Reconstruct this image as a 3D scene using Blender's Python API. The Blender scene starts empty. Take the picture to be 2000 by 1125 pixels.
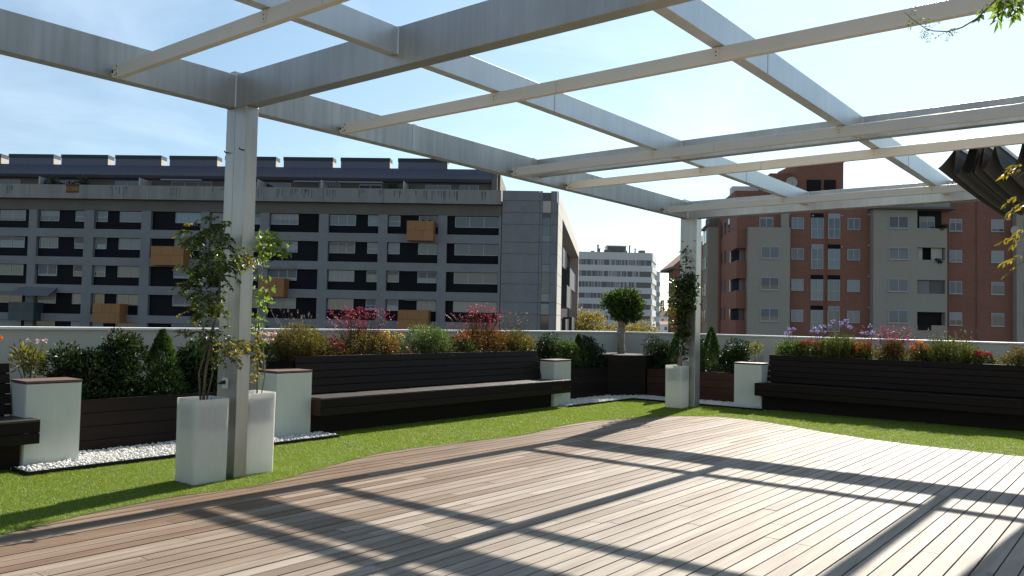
import bpy, bmesh, math, random
import numpy as np
from mathutils import Vector, Matrix, geometry

scene = bpy.context.scene
COL = scene.collection
R = random.Random(7)

# ------------------------------------------------------------ camera, sky, sun, exposure
cam_data = bpy.data.cameras.new('camera')
cam = bpy.data.objects.new('camera', cam_data)
COL.objects.link(cam)
cam_data.sensor_width = 36.0
cam_data.lens = 28.8
cam_data.clip_start = 0.05
cam_data.clip_end = 3000
_r = Vector((0.78249767, 0.62227978, 0.02157)).normalized()
_f = Vector((-0.62259619, 0.78148601, 0.04066452)).normalized()
_u = _r.cross(_f)
M = Matrix((_r, _u, -_f)).transposed().to_4x4()
M.translation = Vector((0, 0, 1.55))
cam.matrix_world = M
scene.camera = cam

SUN = Vector((-0.274, 1.462, 1.0)).normalized()
SUN_ELEV = math.asin(SUN.z)
SUN_AZ = math.atan2(SUN.x, SUN.y)          # clockwise from +Y

world = bpy.data.worlds.new('World')
scene.world = world
world.use_nodes = True
nt = world.node_tree
nt.nodes.clear()
out = nt.nodes.new('ShaderNodeOutputWorld')
bg = nt.nodes.new('ShaderNodeBackground')
sky = nt.nodes.new('ShaderNodeTexSky')
sky.sky_type = 'NISHITA'
sky.sun_disc = False
sky.sun_elevation = SUN_ELEV
sky.sun_rotation = SUN_AZ
sky.altitude = 50
sky.air_density = 1.0
sky.dust_density = 0.25
sky.ozone_density = 1.2
# thin high cloud drawn on the sky by direction
tc = nt.nodes.new('ShaderNodeTexCoord')
mp = nt.nodes.new('ShaderNodeMapping')
mp.inputs['Scale'].default_value = (1.0, 1.6, 4.0)
mp.inputs['Rotation'].default_value = (0.25, 0.1, 0.6)
nz = nt.nodes.new('ShaderNodeTexNoise')
nz.inputs['Scale'].default_value = 2.2
nz.inputs['Detail'].default_value = 7
nz.inputs['Roughness'].default_value = 0.58
nz.inputs['Distortion'].default_value = 0.5
cr = nt.nodes.new('ShaderNodeValToRGB')
cr.color_ramp.elements[0].position = 0.47
cr.color_ramp.elements[0].color = (0, 0, 0, 1)
cr.color_ramp.elements[1].position = 0.76
cr.color_ramp.elements[1].color = (0.55, 0.55, 0.55, 1)
mx = nt.nodes.new('ShaderNodeMix')
mx.data_type = 'RGBA'
mul = nt.nodes.new('ShaderNodeMix')
mul.data_type = 'RGBA'
mul.blend_type = 'ADD'
mul.inputs[0].default_value = 1.0
mul.inputs[7].default_value = (3.6, 3.5, 3.4, 1)
nt.links.new(tc.outputs['Generated'], mp.inputs['Vector'])
nt.links.new(mp.outputs[0], nz.inputs['Vector'])
nt.links.new(nz.outputs['Fac'], cr.inputs[0])
nt.links.new(cr.outputs[0], mx.inputs[0])
nt.links.new(sky.outputs[0], mul.inputs[6])
nt.links.new(sky.outputs[0], mx.inputs[6])
nt.links.new(mul.outputs[2], mx.inputs[7])
# thin bright haze, strongest round the sun and along the horizon, fading evenly over the whole sky
dot = nt.nodes.new('ShaderNodeVectorMath')
dot.operation = 'DOT_PRODUCT'
dot.inputs[1].default_value = SUN
nt.links.new(tc.outputs['Generated'], dot.inputs[0])
ph = nt.nodes.new('ShaderNodeMapRange')
ph.inputs['From Min'].default_value = -0.2
ph.inputs['From Max'].default_value = 1.0
nt.links.new(dot.outputs['Value'], ph.inputs[0])
pw = nt.nodes.new('ShaderNodeMath')
pw.operation = 'POWER'
pw.inputs[1].default_value = 2.4
nt.links.new(ph.outputs[0], pw.inputs[0])
veil = nt.nodes.new('ShaderNodeVectorMath')
veil.operation = 'SCALE'
veil.inputs[0].default_value = (2.3, 3.4, 3.6)
nt.links.new(pw.outputs[0], veil.inputs['Scale'])
vadd = nt.nodes.new('ShaderNodeVectorMath')
vadd.operation = 'ADD'
nt.links.new(mx.outputs[2], vadd.inputs[0])
nt.links.new(veil.outputs[0], vadd.inputs[1])
nt.links.new(vadd.outputs[0], bg.inputs[0])
bg.inputs[1].default_value = 0.057
nt.links.new(bg.outputs[0], out.inputs[0])

sun_data = bpy.data.lights.new('sun', 'SUN')
sun_data.energy = 5.0
sun_data.angle = math.radians(0.53)
sun_data.color = (1.0, 0.93, 0.83)
sun = bpy.data.objects.new('sun', sun_data)
sun.rotation_euler = SUN.to_track_quat('Z', 'Y').to_euler()
sun.location = SUN * 60
COL.objects.link(sun)

scene.view_settings.view_transform = 'Standard'
scene.view_settings.look = 'None'
scene.view_settings.exposure = 1.0
scene.view_settings.gamma = 1.0
scene.view_settings.use_curve_mapping = False
scene.cycles.max_bounces = 8
scene.cycles.diffuse_bounces = 4
scene.cycles.transmission_bounces = 6

# ------------------------------------------------------------ materials
MATS = {}


def mat(name, col, rough=0.6, metal=0.0, spec=0.5, col2=None, nscale=4.0, namt=0.0, nst=(1, 1, 1),
        obj_rnd=0.0, isl_rnd=0.0, isl_mix=False, bump=0.0, bscale=60.0, bst=(1, 1, 1), trans=0.0, tcol=None,
        coat=0.0, detail=4.0, fine=0.0, fscale=80.0, fst=(1, 1, 1)):
    m = bpy.data.materials.new(name)
    m.use_nodes = True
    t = m.node_tree
    n, l = t.nodes, t.links
    b = n['Principled BSDF']
    o = n['Material Output']
    b.inputs['Roughness'].default_value = rough
    b.inputs['Metallic'].default_value = metal
    b.inputs['Specular IOR Level'].default_value = spec
    b.inputs['Coat Weight'].default_value = coat
    crd = n.new('ShaderNodeTexCoord')

    def noise(scale, st, det=4.0):
        p = n.new('ShaderNodeMapping')
        p.inputs['Scale'].default_value = st
        l.new(crd.outputs['Object'], p.inputs['Vector'])
        z = n.new('ShaderNodeTexNoise')
        z.inputs['Scale'].default_value = scale
        z.inputs['Detail'].default_value = det
        l.new(p.outputs[0], z.inputs['Vector'])
        return z, p
    base = n.new('ShaderNodeRGB')
    base.outputs[0].default_value = (*col, 1)
    cur = base.outputs[0]
    geo = n.new('ShaderNodeNewGeometry')
    oi = n.new('ShaderNodeObjectInfo')
    nz_, np_ = noise(nscale, nst, detail)
    if obj_rnd and not isl_mix:
        ad = n.new('ShaderNodeVectorMath')
        ad.operation = 'ADD'
        sc_ = n.new('ShaderNodeVectorMath')
        sc_.operation = 'SCALE'
        sc_.inputs[0].default_value = (17, 31, 13)
        l.new(oi.outputs['Random'], sc_.inputs['Scale'])
        l.new(np_.outputs[0], ad.inputs[0])
        l.new(sc_.outputs[0], ad.inputs[1])
        l.new(ad.outputs[0], nz_.inputs['Vector'])
    if col2 is not None:
        mxn = n.new('ShaderNodeMix')
        mxn.data_type = 'RGBA'
        mxn.inputs[6].default_value = (*col, 1)
        mxn.inputs[7].default_value = (*col2, 1)
        if isl_mix:
            l.new(geo.outputs['Random Per Island'], mxn.inputs[0])
        else:
            rp = n.new('ShaderNodeMapRange')
            rp.inputs['From Min'].default_value = 0.38
            rp.inputs['From Max'].default_value = 0.62
            l.new(nz_.outputs['Fac'], rp.inputs[0])
            l.new(rp.outputs[0], mxn.inputs[0])
        cur = mxn.outputs[2]

    def modulate(cur, src, amt):
        r = n.new('ShaderNodeMapRange')
        r.inputs['From Min'].default_value = 0.0
        r.inputs['From Max'].default_value = 1.0
        r.inputs['To Min'].default_value = 1 - amt
        r.inputs['To Max'].default_value = 1 + amt
        l.new(src, r.inputs[0])
        s = n.new('ShaderNodeVectorMath')
        s.operation = 'SCALE'
        l.new(cur, s.inputs[0])
        l.new(r.outputs[0], s.inputs['Scale'])
        return s.outputs[0]
    if namt:
        cur = modulate(cur, nz_.outputs['Fac'], namt)
    if fine:
        zf, _ = noise(fscale, fst, 3.0)
        cur = modulate(cur, zf.outputs['Fac'], fine)
    if obj_rnd:
        cur = modulate(cur, oi.outputs['Random'], obj_rnd)
    if isl_rnd:
        cur = modulate(cur, geo.outputs['Random Per Island'], isl_rnd)
    l.new(cur, b.inputs['Base Color'])
    if bump:
        zb, _ = noise(bscale, bst, 4.0)
        bp = n.new('ShaderNodeBump')
        bp.inputs['Strength'].default_value = bump
        bp.inputs['Distance'].default_value = 0.01
        l.new(zb.outputs['Fac'], bp.inputs['Height'])
        l.new(bp.outputs[0], b.inputs['Normal'])
    if trans:
        tr = n.new('ShaderNodeBsdfTranslucent')
        if tcol:
            tm = n.new('ShaderNodeVectorMath')
            tm.operation = 'MULTIPLY'
            l.new(cur, tm.inputs[0])
            tm.inputs[1].default_value = tcol
            l.new(tm.outputs[0], tr.inputs[0])
        else:
            l.new(cur, tr.inputs[0])
        ms = n.new('ShaderNodeMixShader')
        ms.inputs[0].default_value = trans
        l.new(b.outputs[0], ms.inputs[1])
        l.new(tr.outputs[0], ms.inputs[2])
        l.new(ms.outputs[0], o.inputs[0])
    MATS[name] = m
    return m


def leafmat(name, c1, c2, trans=0.35, rough=0.45, spec=0.4, tcol=(1.5, 1.5, 0.7)):
    return mat(name, c1, rough=rough, spec=spec, col2=c2, isl_mix=True, isl_rnd=0.25, trans=trans, tcol=None if 'petal' in name else tcol)


STEEL = mat('galvanised_steel', (0.42, 0.415, 0.39), rough=0.36, metal=0.72, namt=0.30, nscale=2.6, nst=(1, 1, 0.5),
            fine=0.16, fscale=26, fst=(1, 1, 0.05), bump=0.03, bscale=25)
STEEL_STAINED = mat('weathered_steel', (0.40, 0.40, 0.375), rough=0.46, metal=0.6, namt=0.38, nscale=1.5, nst=(1, 1.3, 0.3),
                    fine=0.30, fscale=13, fst=(1, 1.4, 0.09), bump=0.03, bscale=25)
STEEL_BRIGHT = mat('bright_steel', (0.60, 0.62, 0.62), rough=0.40, metal=0.6, namt=0.14, nscale=2.0, nst=(1, 0.5, 1),
                   fine=0.10, fscale=14, fst=(1, 1, 0.05), bump=0.02, bscale=25)  # paler, bluer steel: sky reflection on the inner beams put into colour
CREAM = mat('cream_painted_aluminium', (0.66, 0.63, 0.55), rough=0.4, namt=0.06, nscale=3, fine=0.03)
DARKHOLE = mat('dark_hole', (0.015, 0.015, 0.015), rough=0.8)
WOOD = mat('weathered_deck_wood', (0.240, 0.197, 0.156), rough=0.66, spec=0.16, obj_rnd=0.13, col2=(0.33, 0.287, 0.238),
           nscale=2.0, nst=(7, 0.5, 1), fine=0.20, fscale=11, fst=(13, 0.45, 1), bump=0.25, bscale=10, bst=(16, 0.5, 1))
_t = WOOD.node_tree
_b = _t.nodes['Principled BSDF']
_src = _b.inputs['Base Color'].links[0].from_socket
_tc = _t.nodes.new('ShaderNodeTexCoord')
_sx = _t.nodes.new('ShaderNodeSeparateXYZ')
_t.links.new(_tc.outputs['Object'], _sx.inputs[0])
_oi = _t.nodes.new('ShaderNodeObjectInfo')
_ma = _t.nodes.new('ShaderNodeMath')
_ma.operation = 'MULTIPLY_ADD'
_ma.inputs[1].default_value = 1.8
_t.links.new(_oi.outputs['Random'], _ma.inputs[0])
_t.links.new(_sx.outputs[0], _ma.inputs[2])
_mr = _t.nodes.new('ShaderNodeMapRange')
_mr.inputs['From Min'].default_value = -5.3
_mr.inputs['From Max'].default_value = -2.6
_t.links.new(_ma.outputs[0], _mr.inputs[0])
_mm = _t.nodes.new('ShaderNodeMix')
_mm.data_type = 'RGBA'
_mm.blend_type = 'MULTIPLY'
_mm.inputs[7].default_value = (0.62, 0.48, 0.38, 1)  # left boards redder: some unbleached wood, mostly lost sheen put into colour
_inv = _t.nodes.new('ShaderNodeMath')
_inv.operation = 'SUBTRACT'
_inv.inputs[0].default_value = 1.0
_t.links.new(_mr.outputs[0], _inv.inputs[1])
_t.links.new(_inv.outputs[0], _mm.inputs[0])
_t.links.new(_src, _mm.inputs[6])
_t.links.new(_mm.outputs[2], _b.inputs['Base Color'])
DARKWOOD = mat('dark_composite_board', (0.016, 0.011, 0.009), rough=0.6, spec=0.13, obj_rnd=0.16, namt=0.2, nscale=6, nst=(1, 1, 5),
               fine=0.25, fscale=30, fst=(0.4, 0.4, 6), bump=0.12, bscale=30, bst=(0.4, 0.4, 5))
SEATWOOD = mat('seat_board_painted_sunlit', (0.045, 0.036, 0.032), rough=0.45, spec=0.5, obj_rnd=0.12, fine=0.25, fscale=30, fst=(0.4, 0.4, 6), bump=0.12, bscale=30, bst=(4, 0.4, 5))  # paler copy of the dark board, sun sheen put into its colour
BROWNWOOD = mat('brown_composite_board', (0.040, 0.016, 0.010), rough=0.55, spec=0.25, obj_rnd=0.12, fine=0.25, fscale=30, fst=(0.4, 0.4, 6),
                bump=0.12, bscale=30, bst=(0.4, 0.4, 5))
LIDWOOD = mat('reddish_lid_board', (0.13, 0.072, 0.055), rough=0.6, namt=0.2, nscale=8, fine=0.35, fscale=40, fst=(5, 0.5, 1))
BLACK = mat('black_shadow_core', (0.008, 0.008, 0.008), rough=0.9)
FROST = mat('frosted_white_panel', (0.575, 0.61, 0.565), rough=0.35, spec=0.45, namt=0.12, nscale=2.2, nst=(1, 1, 0.5), fine=0.05, fscale=25, fst=(1, 1, 0.2))
PLASTIC = mat('translucent_white_plastic', (0.82, 0.82, 0.77), rough=0.5, spec=0.35, namt=0.10, nscale=2.5, nst=(1, 1, 0.6), fine=0.06, fscale=30, fst=(1, 1, 0.3), trans=0.42)
SOIL = mat('dark_soil', (0.03, 0.02, 0.014), rough=0.95, namt=0.5, nscale=30, bump=0.6, bscale=60)
WALLPAINT = mat('cream_wall_render', (0.49, 0.485, 0.415), rough=0.85, namt=0.07, nscale=0.7, nst=(1, 1, 0.3), fine=0.05, fscale=40, bump=0.08, bscale=70)
COPING = mat('pale_coping', (0.80, 0.80, 0.78), rough=0.45, namt=0.06, nscale=3)
CONC_SLAB = mat('terrace_concrete', (0.18, 0.17, 0.16), rough=0.9, namt=0.2, nscale=1)
TURFBASE = mat('turf_backing', (0.085, 0.125, 0.014), rough=0.9, namt=0.25, nscale=2.5, fine=0.3, fscale=160)
BLADE = mat('turf_blade', (0.175, 0.24, 0.020), rough=0.5, spec=0.35, col2=(0.215, 0.285, 0.045), isl_mix=True, isl_rnd=0.2, trans=0.4, tcol=(1.3, 1.3, 0.7))
PEBBLE = mat('white_pebble', (0.62, 0.61, 0.58), rough=0.7, isl_rnd=0.14, fine=0.08)
RUBBER = mat('black_rubber', (0.012, 0.012, 0.012), rough=0.5)
SOCKETP = mat('white_socket_plastic', (0.72, 0.70, 0.66), rough=0.4)
FABRIC = mat('grey_awning_fabric', (0.062, 0.065, 0.068), rough=0.9, namt=0.12, nscale=3, fine=0.08, fscale=120)
CONC = mat('grey_concrete', (0.235, 0.238, 0.245), rough=0.9, namt=0.16, nscale=0.35, fine=0.10, fscale=1.4)
CONC_STAIN = mat('stained_concrete_parapet', (0.275, 0.27, 0.25), rough=0.9, namt=0.2, nscale=0.5, nst=(1, 1, 0.25), fine=0.34, fscale=1.1, fst=(1, 1, 0.06))
CONC_WARM = mat('brownish_concrete', (0.15, 0.14, 0.125), rough=0.9, namt=0.2, nscale=0.3, fine=0.1, fscale=1.2)
CONC_LIGHT = mat('pale_concrete', (0.50, 0.48, 0.44), rough=0.9, namt=0.1, nscale=0.4)
DARKCLAD = mat('dark_slatted_cladding', (0.010, 0.011, 0.014), rough=0.7, spec=0.12, obj_rnd=0.2, namt=0.2, nscale=0.6, fine=0.35, fscale=2.0, fst=(0.1, 0.1, 5))
ZINC = mat('blue_grey_zinc_roof', (0.10, 0.108, 0.15), rough=0.5, metal=0.2, namt=0.12, nscale=0.3, fine=0.14, fscale=2.2, fst=(3, 0.2, 0.2))
LOUVER = mat('dark_louvre', (0.025, 0.032, 0.045), rough=0.5)
WFRAME = mat('white_window_frame', (0.40, 0.42, 0.44), rough=0.5)
GLASS = mat('dark_window_glass', (0.045, 0.055, 0.07), rough=0.06, spec=0.75, obj_rnd=0.6)
GLASS_BLUE = mat('pale_blue_glass', (0.10, 0.145, 0.185), rough=0.08, spec=0.7, obj_rnd=0.5)
SHUTTER = mat('grey_roller_shutter', (0.18, 0.185, 0.195), rough=0.7, obj_rnd=0.25, fine=0.12, fscale=5, fst=(0.1, 0.1, 6))
SHUTTER_W = mat('white_roller_shutter', (0.33, 0.34, 0.345), rough=0.7, obj_rnd=0.2, fine=0.12, fscale=5, fst=(0.1, 0.1, 6))
ORANGE = mat('orange_balcony_panel', (0.33, 0.155, 0.050), rough=0.6, obj_rnd=0.10, namt=0.08, nscale=1)
TEAL = mat('slate_blue_balcony_panel', (0.05, 0.066, 0.078), rough=0.5, obj_rnd=0.15)
GREYBRICK = mat('grey_rendered_brick', (0.35, 0.322, 0.27), rough=0.9, namt=0.08, nscale=0.3, fine=0.12, fscale=5, fst=(1, 1, 2.5))
WHITEB = mat('white_render', (0.66, 0.665, 0.66), rough=0.85, namt=0.05, nscale=0.2)
BANDG = mat('grey_band_glass', (0.12, 0.125, 0.13), rough=0.3, obj_rnd=0.3)
FIN = mat('pale_grey_fin', (0.36, 0.37, 0.37), rough=0.6, isl_rnd=0.35)
ROOFTILE = mat('terracotta_roof', (0.25, 0.16, 0.11), rough=0.9, namt=0.2, nscale=1)
GROUND = mat('town_ground', (0.07, 0.07, 0.06), rough=0.95, namt=0.3, nscale=0.05)
BARK = mat('bark', (0.13, 0.095, 0.065), rough=0.9, namt=0.35, nscale=12, bump=0.5, bscale=40)
PALEBARK = mat('pale_knotty_bark', (0.26, 0.22, 0.17), rough=0.9, namt=0.35, nscale=14, bump=0.6, bscale=40)
STEMG = mat('green_stem', (0.10, 0.11, 0.03), rough=0.7)
FLAGRED = mat('flag_red', (0.16, 0.045, 0.035), rough=0.9)
FLAGYEL = mat('flag_yellow', (0.22, 0.16, 0.035), rough=0.9)


def brickmat(name, c1, c2, mortar):
    m = mat(name, c1, rough=0.9)
    t = m.node_tree
    n, l = t.nodes, t.links
    b = n['Principled BSDF']
    crd = n.new('ShaderNodeTexCoord')
    sp = n.new('ShaderNodeSeparateXYZ')
    ad = n.new('ShaderNodeMath')
    cb = n.new('ShaderNodeCombineXYZ')
    br = n.new('ShaderNodeTexBrick')
    l.new(crd.outputs['Object'], sp.inputs[0])
    l.new(sp.outputs[0], ad.inputs[0])
    l.new(sp.outputs[1], ad.inputs[1])
    l.new(ad.outputs[0], cb.inputs[0])
    l.new(sp.outputs[2], cb.inputs[1])
    l.new(cb.outputs[0], br.inputs['Vector'])
    br.inputs['Color1'].default_value = (*c1, 1)
    br.inputs['Color2'].default_value = (*c2, 1)
    br.inputs['Mortar'].default_value = (*mortar, 1)
    br.inputs['Scale'].default_value = 1.0
    br.inputs['Brick Width'].default_value = 0.5
    br.inputs['Row Height'].default_value = 0.16
    br.inputs['Mortar Size'].default_value = 0.012
    nz2 = n.new('ShaderNodeTexNoise')
    nz2.inputs['Scale'].default_value = 0.35
    nz2.inputs['Detail'].default_value = 5
    l.new(crd.outputs['Object'], nz2.inputs['Vector'])
    r = n.new('ShaderNodeMapRange')
    r.inputs['To Min'].default_value = 0.8
    r.inputs['To Max'].default_value = 1.2
    l.new(nz2.outputs['Fac'], r.inputs[0])
    s = n.new('ShaderNodeVectorMath')
    s.operation = 'SCALE'
    l.new(br.outputs['Color'], s.inputs[0])
    l.new(r.outputs[0], s.inputs['Scale'])
    l.new(s.outputs[0], b.inputs['Base Color'])
    return m


BRICK = brickmat('red_brick', (0.245, 0.108, 0.074), (0.275, 0.122, 0.084), (0.22, 0.115, 0.085))

L_DARK = leafmat('dark_glossy_leaf', (0.012, 0.024, 0.008), (0.032, 0.055, 0.015), trans=0.2, rough=0.45, spec=0.25)
L_MID = leafmat('mid_green_leaf', (0.035, 0.065, 0.016), (0.085, 0.13, 0.03), trans=0.35)
L_CONIFER = leafmat('conifer_leaf', (0.022, 0.05, 0.014), (0.06, 0.115, 0.03), trans=0.25)
L_OLEANDER = leafmat('oleander_leaf', (0.09, 0.11, 0.03), (0.22, 0.20, 0.07), trans=0.4)
L_ROSEMARY = leafmat('rosemary_leaf', (0.075, 0.075, 0.022), (0.16, 0.125, 0.035), trans=0.4)
L_ROSEGREEN = leafmat('green_rosemary_leaf', (0.05, 0.07, 0.02), (0.12, 0.13, 0.035), trans=0.4)
L_BLUEGREEN = leafmat('blue_green_leaf', (0.05, 0.085, 0.035), (0.13, 0.17, 0.075), trans=0.35)
L_GAURA = leafmat('bronze_green_leaf', (0.06, 0.065, 0.018), (0.14, 0.08, 0.03), trans=0.4)
L_GAURARED = leafmat('reddish_leaf', (0.14, 0.035, 0.018), (0.12, 0.08, 0.022), trans=0.4)
L_VINE = leafmat('vine_leaf', (0.045, 0.075, 0.016), (0.12, 0.135, 0.03), trans=0.45)
L_VINEBRIGHT = leafmat('bright_vine_leaf', (0.07, 0.13, 0.025), (0.16, 0.22, 0.05), trans=0.5)
L_YELLOW = leafmat('yellowing_leaf', (0.12, 0.115, 0.022), (0.22, 0.16, 0.028), trans=0.45)
L_TREE = leafmat('yellow_green_tree_leaf', (0.11, 0.105, 0.025), (0.24, 0.17, 0.035), trans=0.45)  # yellow-green foliage of the trees beyond the parapet
L_FAR = leafmat('far_tree_leaf', (0.05, 0.07, 0.05), (0.10, 0.12, 0.08), trans=0.3)
F_PINK = leafmat('pink_petal', (0.38, 0.03, 0.075), (0.50, 0.09, 0.15), trans=0.35)
F_PALE = leafmat('pale_pink_petal', (0.75, 0.42, 0.40), (0.82, 0.60, 0.55), trans=0.4)
F_RED = leafmat('red_petal', (0.30, 0.008, 0.018), (0.42, 0.025, 0.04), trans=0.3)
F_CRIMSON = leafmat('crimson_petal', (0.36, 0.015, 0.05), (0.5, 0.05, 0.10), trans=0.35)
L_DARKVINE = leafmat('dark_vine_leaf', (0.022, 0.04, 0.010), (0.06, 0.085, 0.02), trans=0.3)
F_ORANGE = leafmat('orange_petal', (0.55, 0.09, 0.006), (0.65, 0.18, 0.01), trans=0.35)
F_YELLOW = leafmat('yellow_petal', (0.75, 0.45, 0.02), (0.80, 0.55, 0.05), trans=0.4)
F_PURPLE = leafmat('lilac_petal', (0.30, 0.24, 0.56), (0.42, 0.36, 0.68), trans=0.35)
F_SEED = leafmat('dried_seed_head', (0.10, 0.065, 0.075), (0.16, 0.11, 0.12), trans=0.3)

# ------------------------------------------------------------ helpers
ORG = {}


class MB:
    """collects faces; build() links them as one mesh object"""

    def __init__(self):
        self.v, self.f, self.m = [], [], []

    def poly(self, pts, mi=0):
        k = len(self.v)
        self.v += [tuple(p) for p in pts]
        self.f.append(tuple(range(k, k + len(pts))))
        self.m.append(mi)

    def hexa(self, a, b, mi=0):
        """a, b: two 4-point rings (bottom ccw from above, top)"""
        k = len(self.v)
        self.v += [tuple(p) for p in a] + [tuple(p) for p in b]
        for q in ((3, 2, 1, 0), (4, 5, 6, 7), (0, 1, 5, 4), (1, 2, 6, 5), (2, 3, 7, 6), (3, 0, 4, 7)):
            self.f.append(tuple(k + i for i in q))
            self.m.append(mi)

    def box(self, x0, x1, y0, y1, z0, z1, mi=0):
        if x0 > x1: x0, x1 = x1, x0
        if y0 > y1: y0, y1 = y1, y0
        if z0 > z1: z0, z1 = z1, z0
        self.hexa([(x0, y0, z0), (x1, y0, z0), (x1, y1, z0), (x0, y1, z0)],
                  [(x0, y0, z1), (x1, y0, z1), (x1, y1, z1), (x0, y1, z1)], mi)

    def prism(self, poly, z0, z1, mi=0):
        k = len(self.v)
        n = len(poly)
        area = sum(poly[i][0] * poly[(i + 1) % n][1] - poly[(i + 1) % n][0] * poly[i][1] for i in range(n))
        if area < 0:
            poly = poly[::-1]
        self.v += [(p[0], p[1], z0) for p in poly] + [(p[0], p[1], z1) for p in poly]
        self.f.append(tuple(k + i for i in range(n - 1, -1, -1)))
        self.f.append(tuple(k + n + i for i in range(n)))
        self.m += [mi, mi]
        for i in range(n):
            j = (i + 1) % n
            self.f.append((k + i, k + j, k + n + j, k + n + i))
            self.m.append(mi)

    def profx(self, prof, x0, x1, mi=0):
        """profile of (y,z) points extruded along x"""
        k = len(self.v)
        n = len(prof)
        self.v += [(x0, p[0], p[1]) for p in prof] + [(x1, p[0], p[1]) for p in prof]
        self.f.append(tuple(k + i for i in range(n)))
        self.f.append(tuple(k + n + i for i in range(n - 1, -1, -1)))
        self.m += [mi, mi]
        for i in range(n):
            j = (i + 1) % n
            self.f.append((k + j, k + i, k + n + i, k + n + j))
            self.m.append(mi)

    def tube(self, path, r0, r1=None, n=6, mi=0, caps=True):
        r1 = r0 if r1 is None else r1
        path = [Vector(p) for p in path]
        k = len(self.v)
        m = len(path)
        for i, p in enumerate(path):
            d = (path[min(i + 1, m - 1)] - path[max(i - 1, 0)]).normalized()
            a = d.orthogonal().normalized() if abs(d.z) > 0.9 else Vector((0, 0, 1)).cross(d).normalized()
            b = d.cross(a)
            r = r0 + (r1 - r0) * i / max(1, m - 1)
            for j in range(n):
                t = 2 * math.pi * j / n
                self.v.append(tuple(p + a * (r * math.cos(t)) + b * (r * math.sin(t))))
        for i in range(m - 1):
            for j in range(n):
                j2 = (j + 1) % n
                self.f.append((k + i * n + j, k + i * n + j2, k + (i + 1) * n + j2, k + (i + 1) * n + j))
                self.m.append(mi)
        if caps:
            self.f.append(tuple(k + j for j in range(n - 1, -1, -1)))
            self.f.append(tuple(k + (m - 1) * n + j for j in range(n)))
            self.m += [mi, mi]

    def build(self, name, mats, parent=None, smooth=False, bevel=0.0, bseg=2, kind=None, label=None):
        off = ORG.get(parent.name, Vector((0, 0, 0))) if parent else Vector((0, 0, 0))
        me = bpy.data.meshes.new(name)
        me.from_pydata([(x - off.x, y - off.y, z - off.z) for x, y, z in self.v], [], self.f)
        mats = mats if isinstance(mats, (list, tuple)) else [mats]
        for mm in mats:
            me.materials.append(mm)
        if len(mats) > 1:
            me.polygons.foreach_set('material_index', self.m)
        if smooth:
            me.polygons.foreach_set('use_smooth', [True] * len(self.f))
        me.update()
        o = bpy.data.objects.new(name, me)
        COL.objects.link(o)
        if parent:
            o.parent = parent
            ORG[o.name] = off
        if bevel:
            md = o.modifiers.new('edge', 'BEVEL')
            md.width = bevel
            md.segments = bseg
            md.limit_method = 'ANGLE'
        if kind:
            o['kind'] = kind
        if label:
            o['label'] = label
        return o


def bx(name, mats, parent, x0, x1, y0, y1, z0, z1, bevel=0.0, **kw):
    b = MB()
    b.box(x0, x1, y0, y1, z0, z1)
    return b.build(name, mats, parent, bevel=bevel, **kw)


def thing(name, label, cat, loc, rotz=0.0, group=None, local=False):
    o = bpy.data.objects.new(name, None)
    o.empty_display_size = 0.2
    COL.objects.link(o)
    o.location = loc
    o.rotation_euler = (0, 0, rotz)
    o['label'] = label
    o['category'] = cat
    if group:
        o['group'] = group
    ORG[o.name] = Vector((0, 0, 0)) if (rotz or local) else Vector(loc)
    return o


def structure(name, loc=(0, 0, 0)):
    o = bpy.data.objects.new(name, None)
    COL.objects.link(o)
    o.location = loc
    o['kind'] = 'structure'
    ORG[o.name] = Vector(loc)
    return o


def copy_tree(o, parent=None):
    c = o.copy()
    COL.objects.link(c)
    if parent:
        c.parent = parent
    for ch in o.children:
        copy_tree(ch, c)
    return c


def mesh_np(name, verts, faces, material, parent, kind=None, smooth=False):
    """verts (N,3), faces (M,k) arrays -> one object"""
    off = ORG.get(parent.name, Vector((0, 0, 0))) if parent else Vector((0, 0, 0))
    verts = np.asarray(verts, dtype=np.float32) - np.array(off, dtype=np.float32)
    faces = np.asarray(faces, dtype=np.int32)
    me = bpy.data.meshes.new(name)
    nv, nf, k = len(verts), len(faces), faces.shape[1]
    me.vertices.add(nv)
    me.vertices.foreach_set('co', verts.ravel())
    me.loops.add(nf * k)
    me.loops.foreach_set('vertex_index', faces.ravel())
    me.polygons.add(nf)
    me.polygons.foreach_set('loop_start', np.arange(nf, dtype=np.int32) * k)
    me.materials.append(material)
    if smooth:
        me.polygons.foreach_set('use_smooth', np.ones(nf, dtype=bool))
    me.update(calc_edges=True)
    me.validate()
    o = bpy.data.objects.new(name, me)
    COL.objects.link(o)
    if parent:
        o.parent = parent
        ORG[o.name] = off
    if kind:
        o['kind'] = kind
    return o


def unit(a):
    return a / np.maximum(np.linalg.norm(a, axis=1, keepdims=True), 1e-9)


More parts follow.
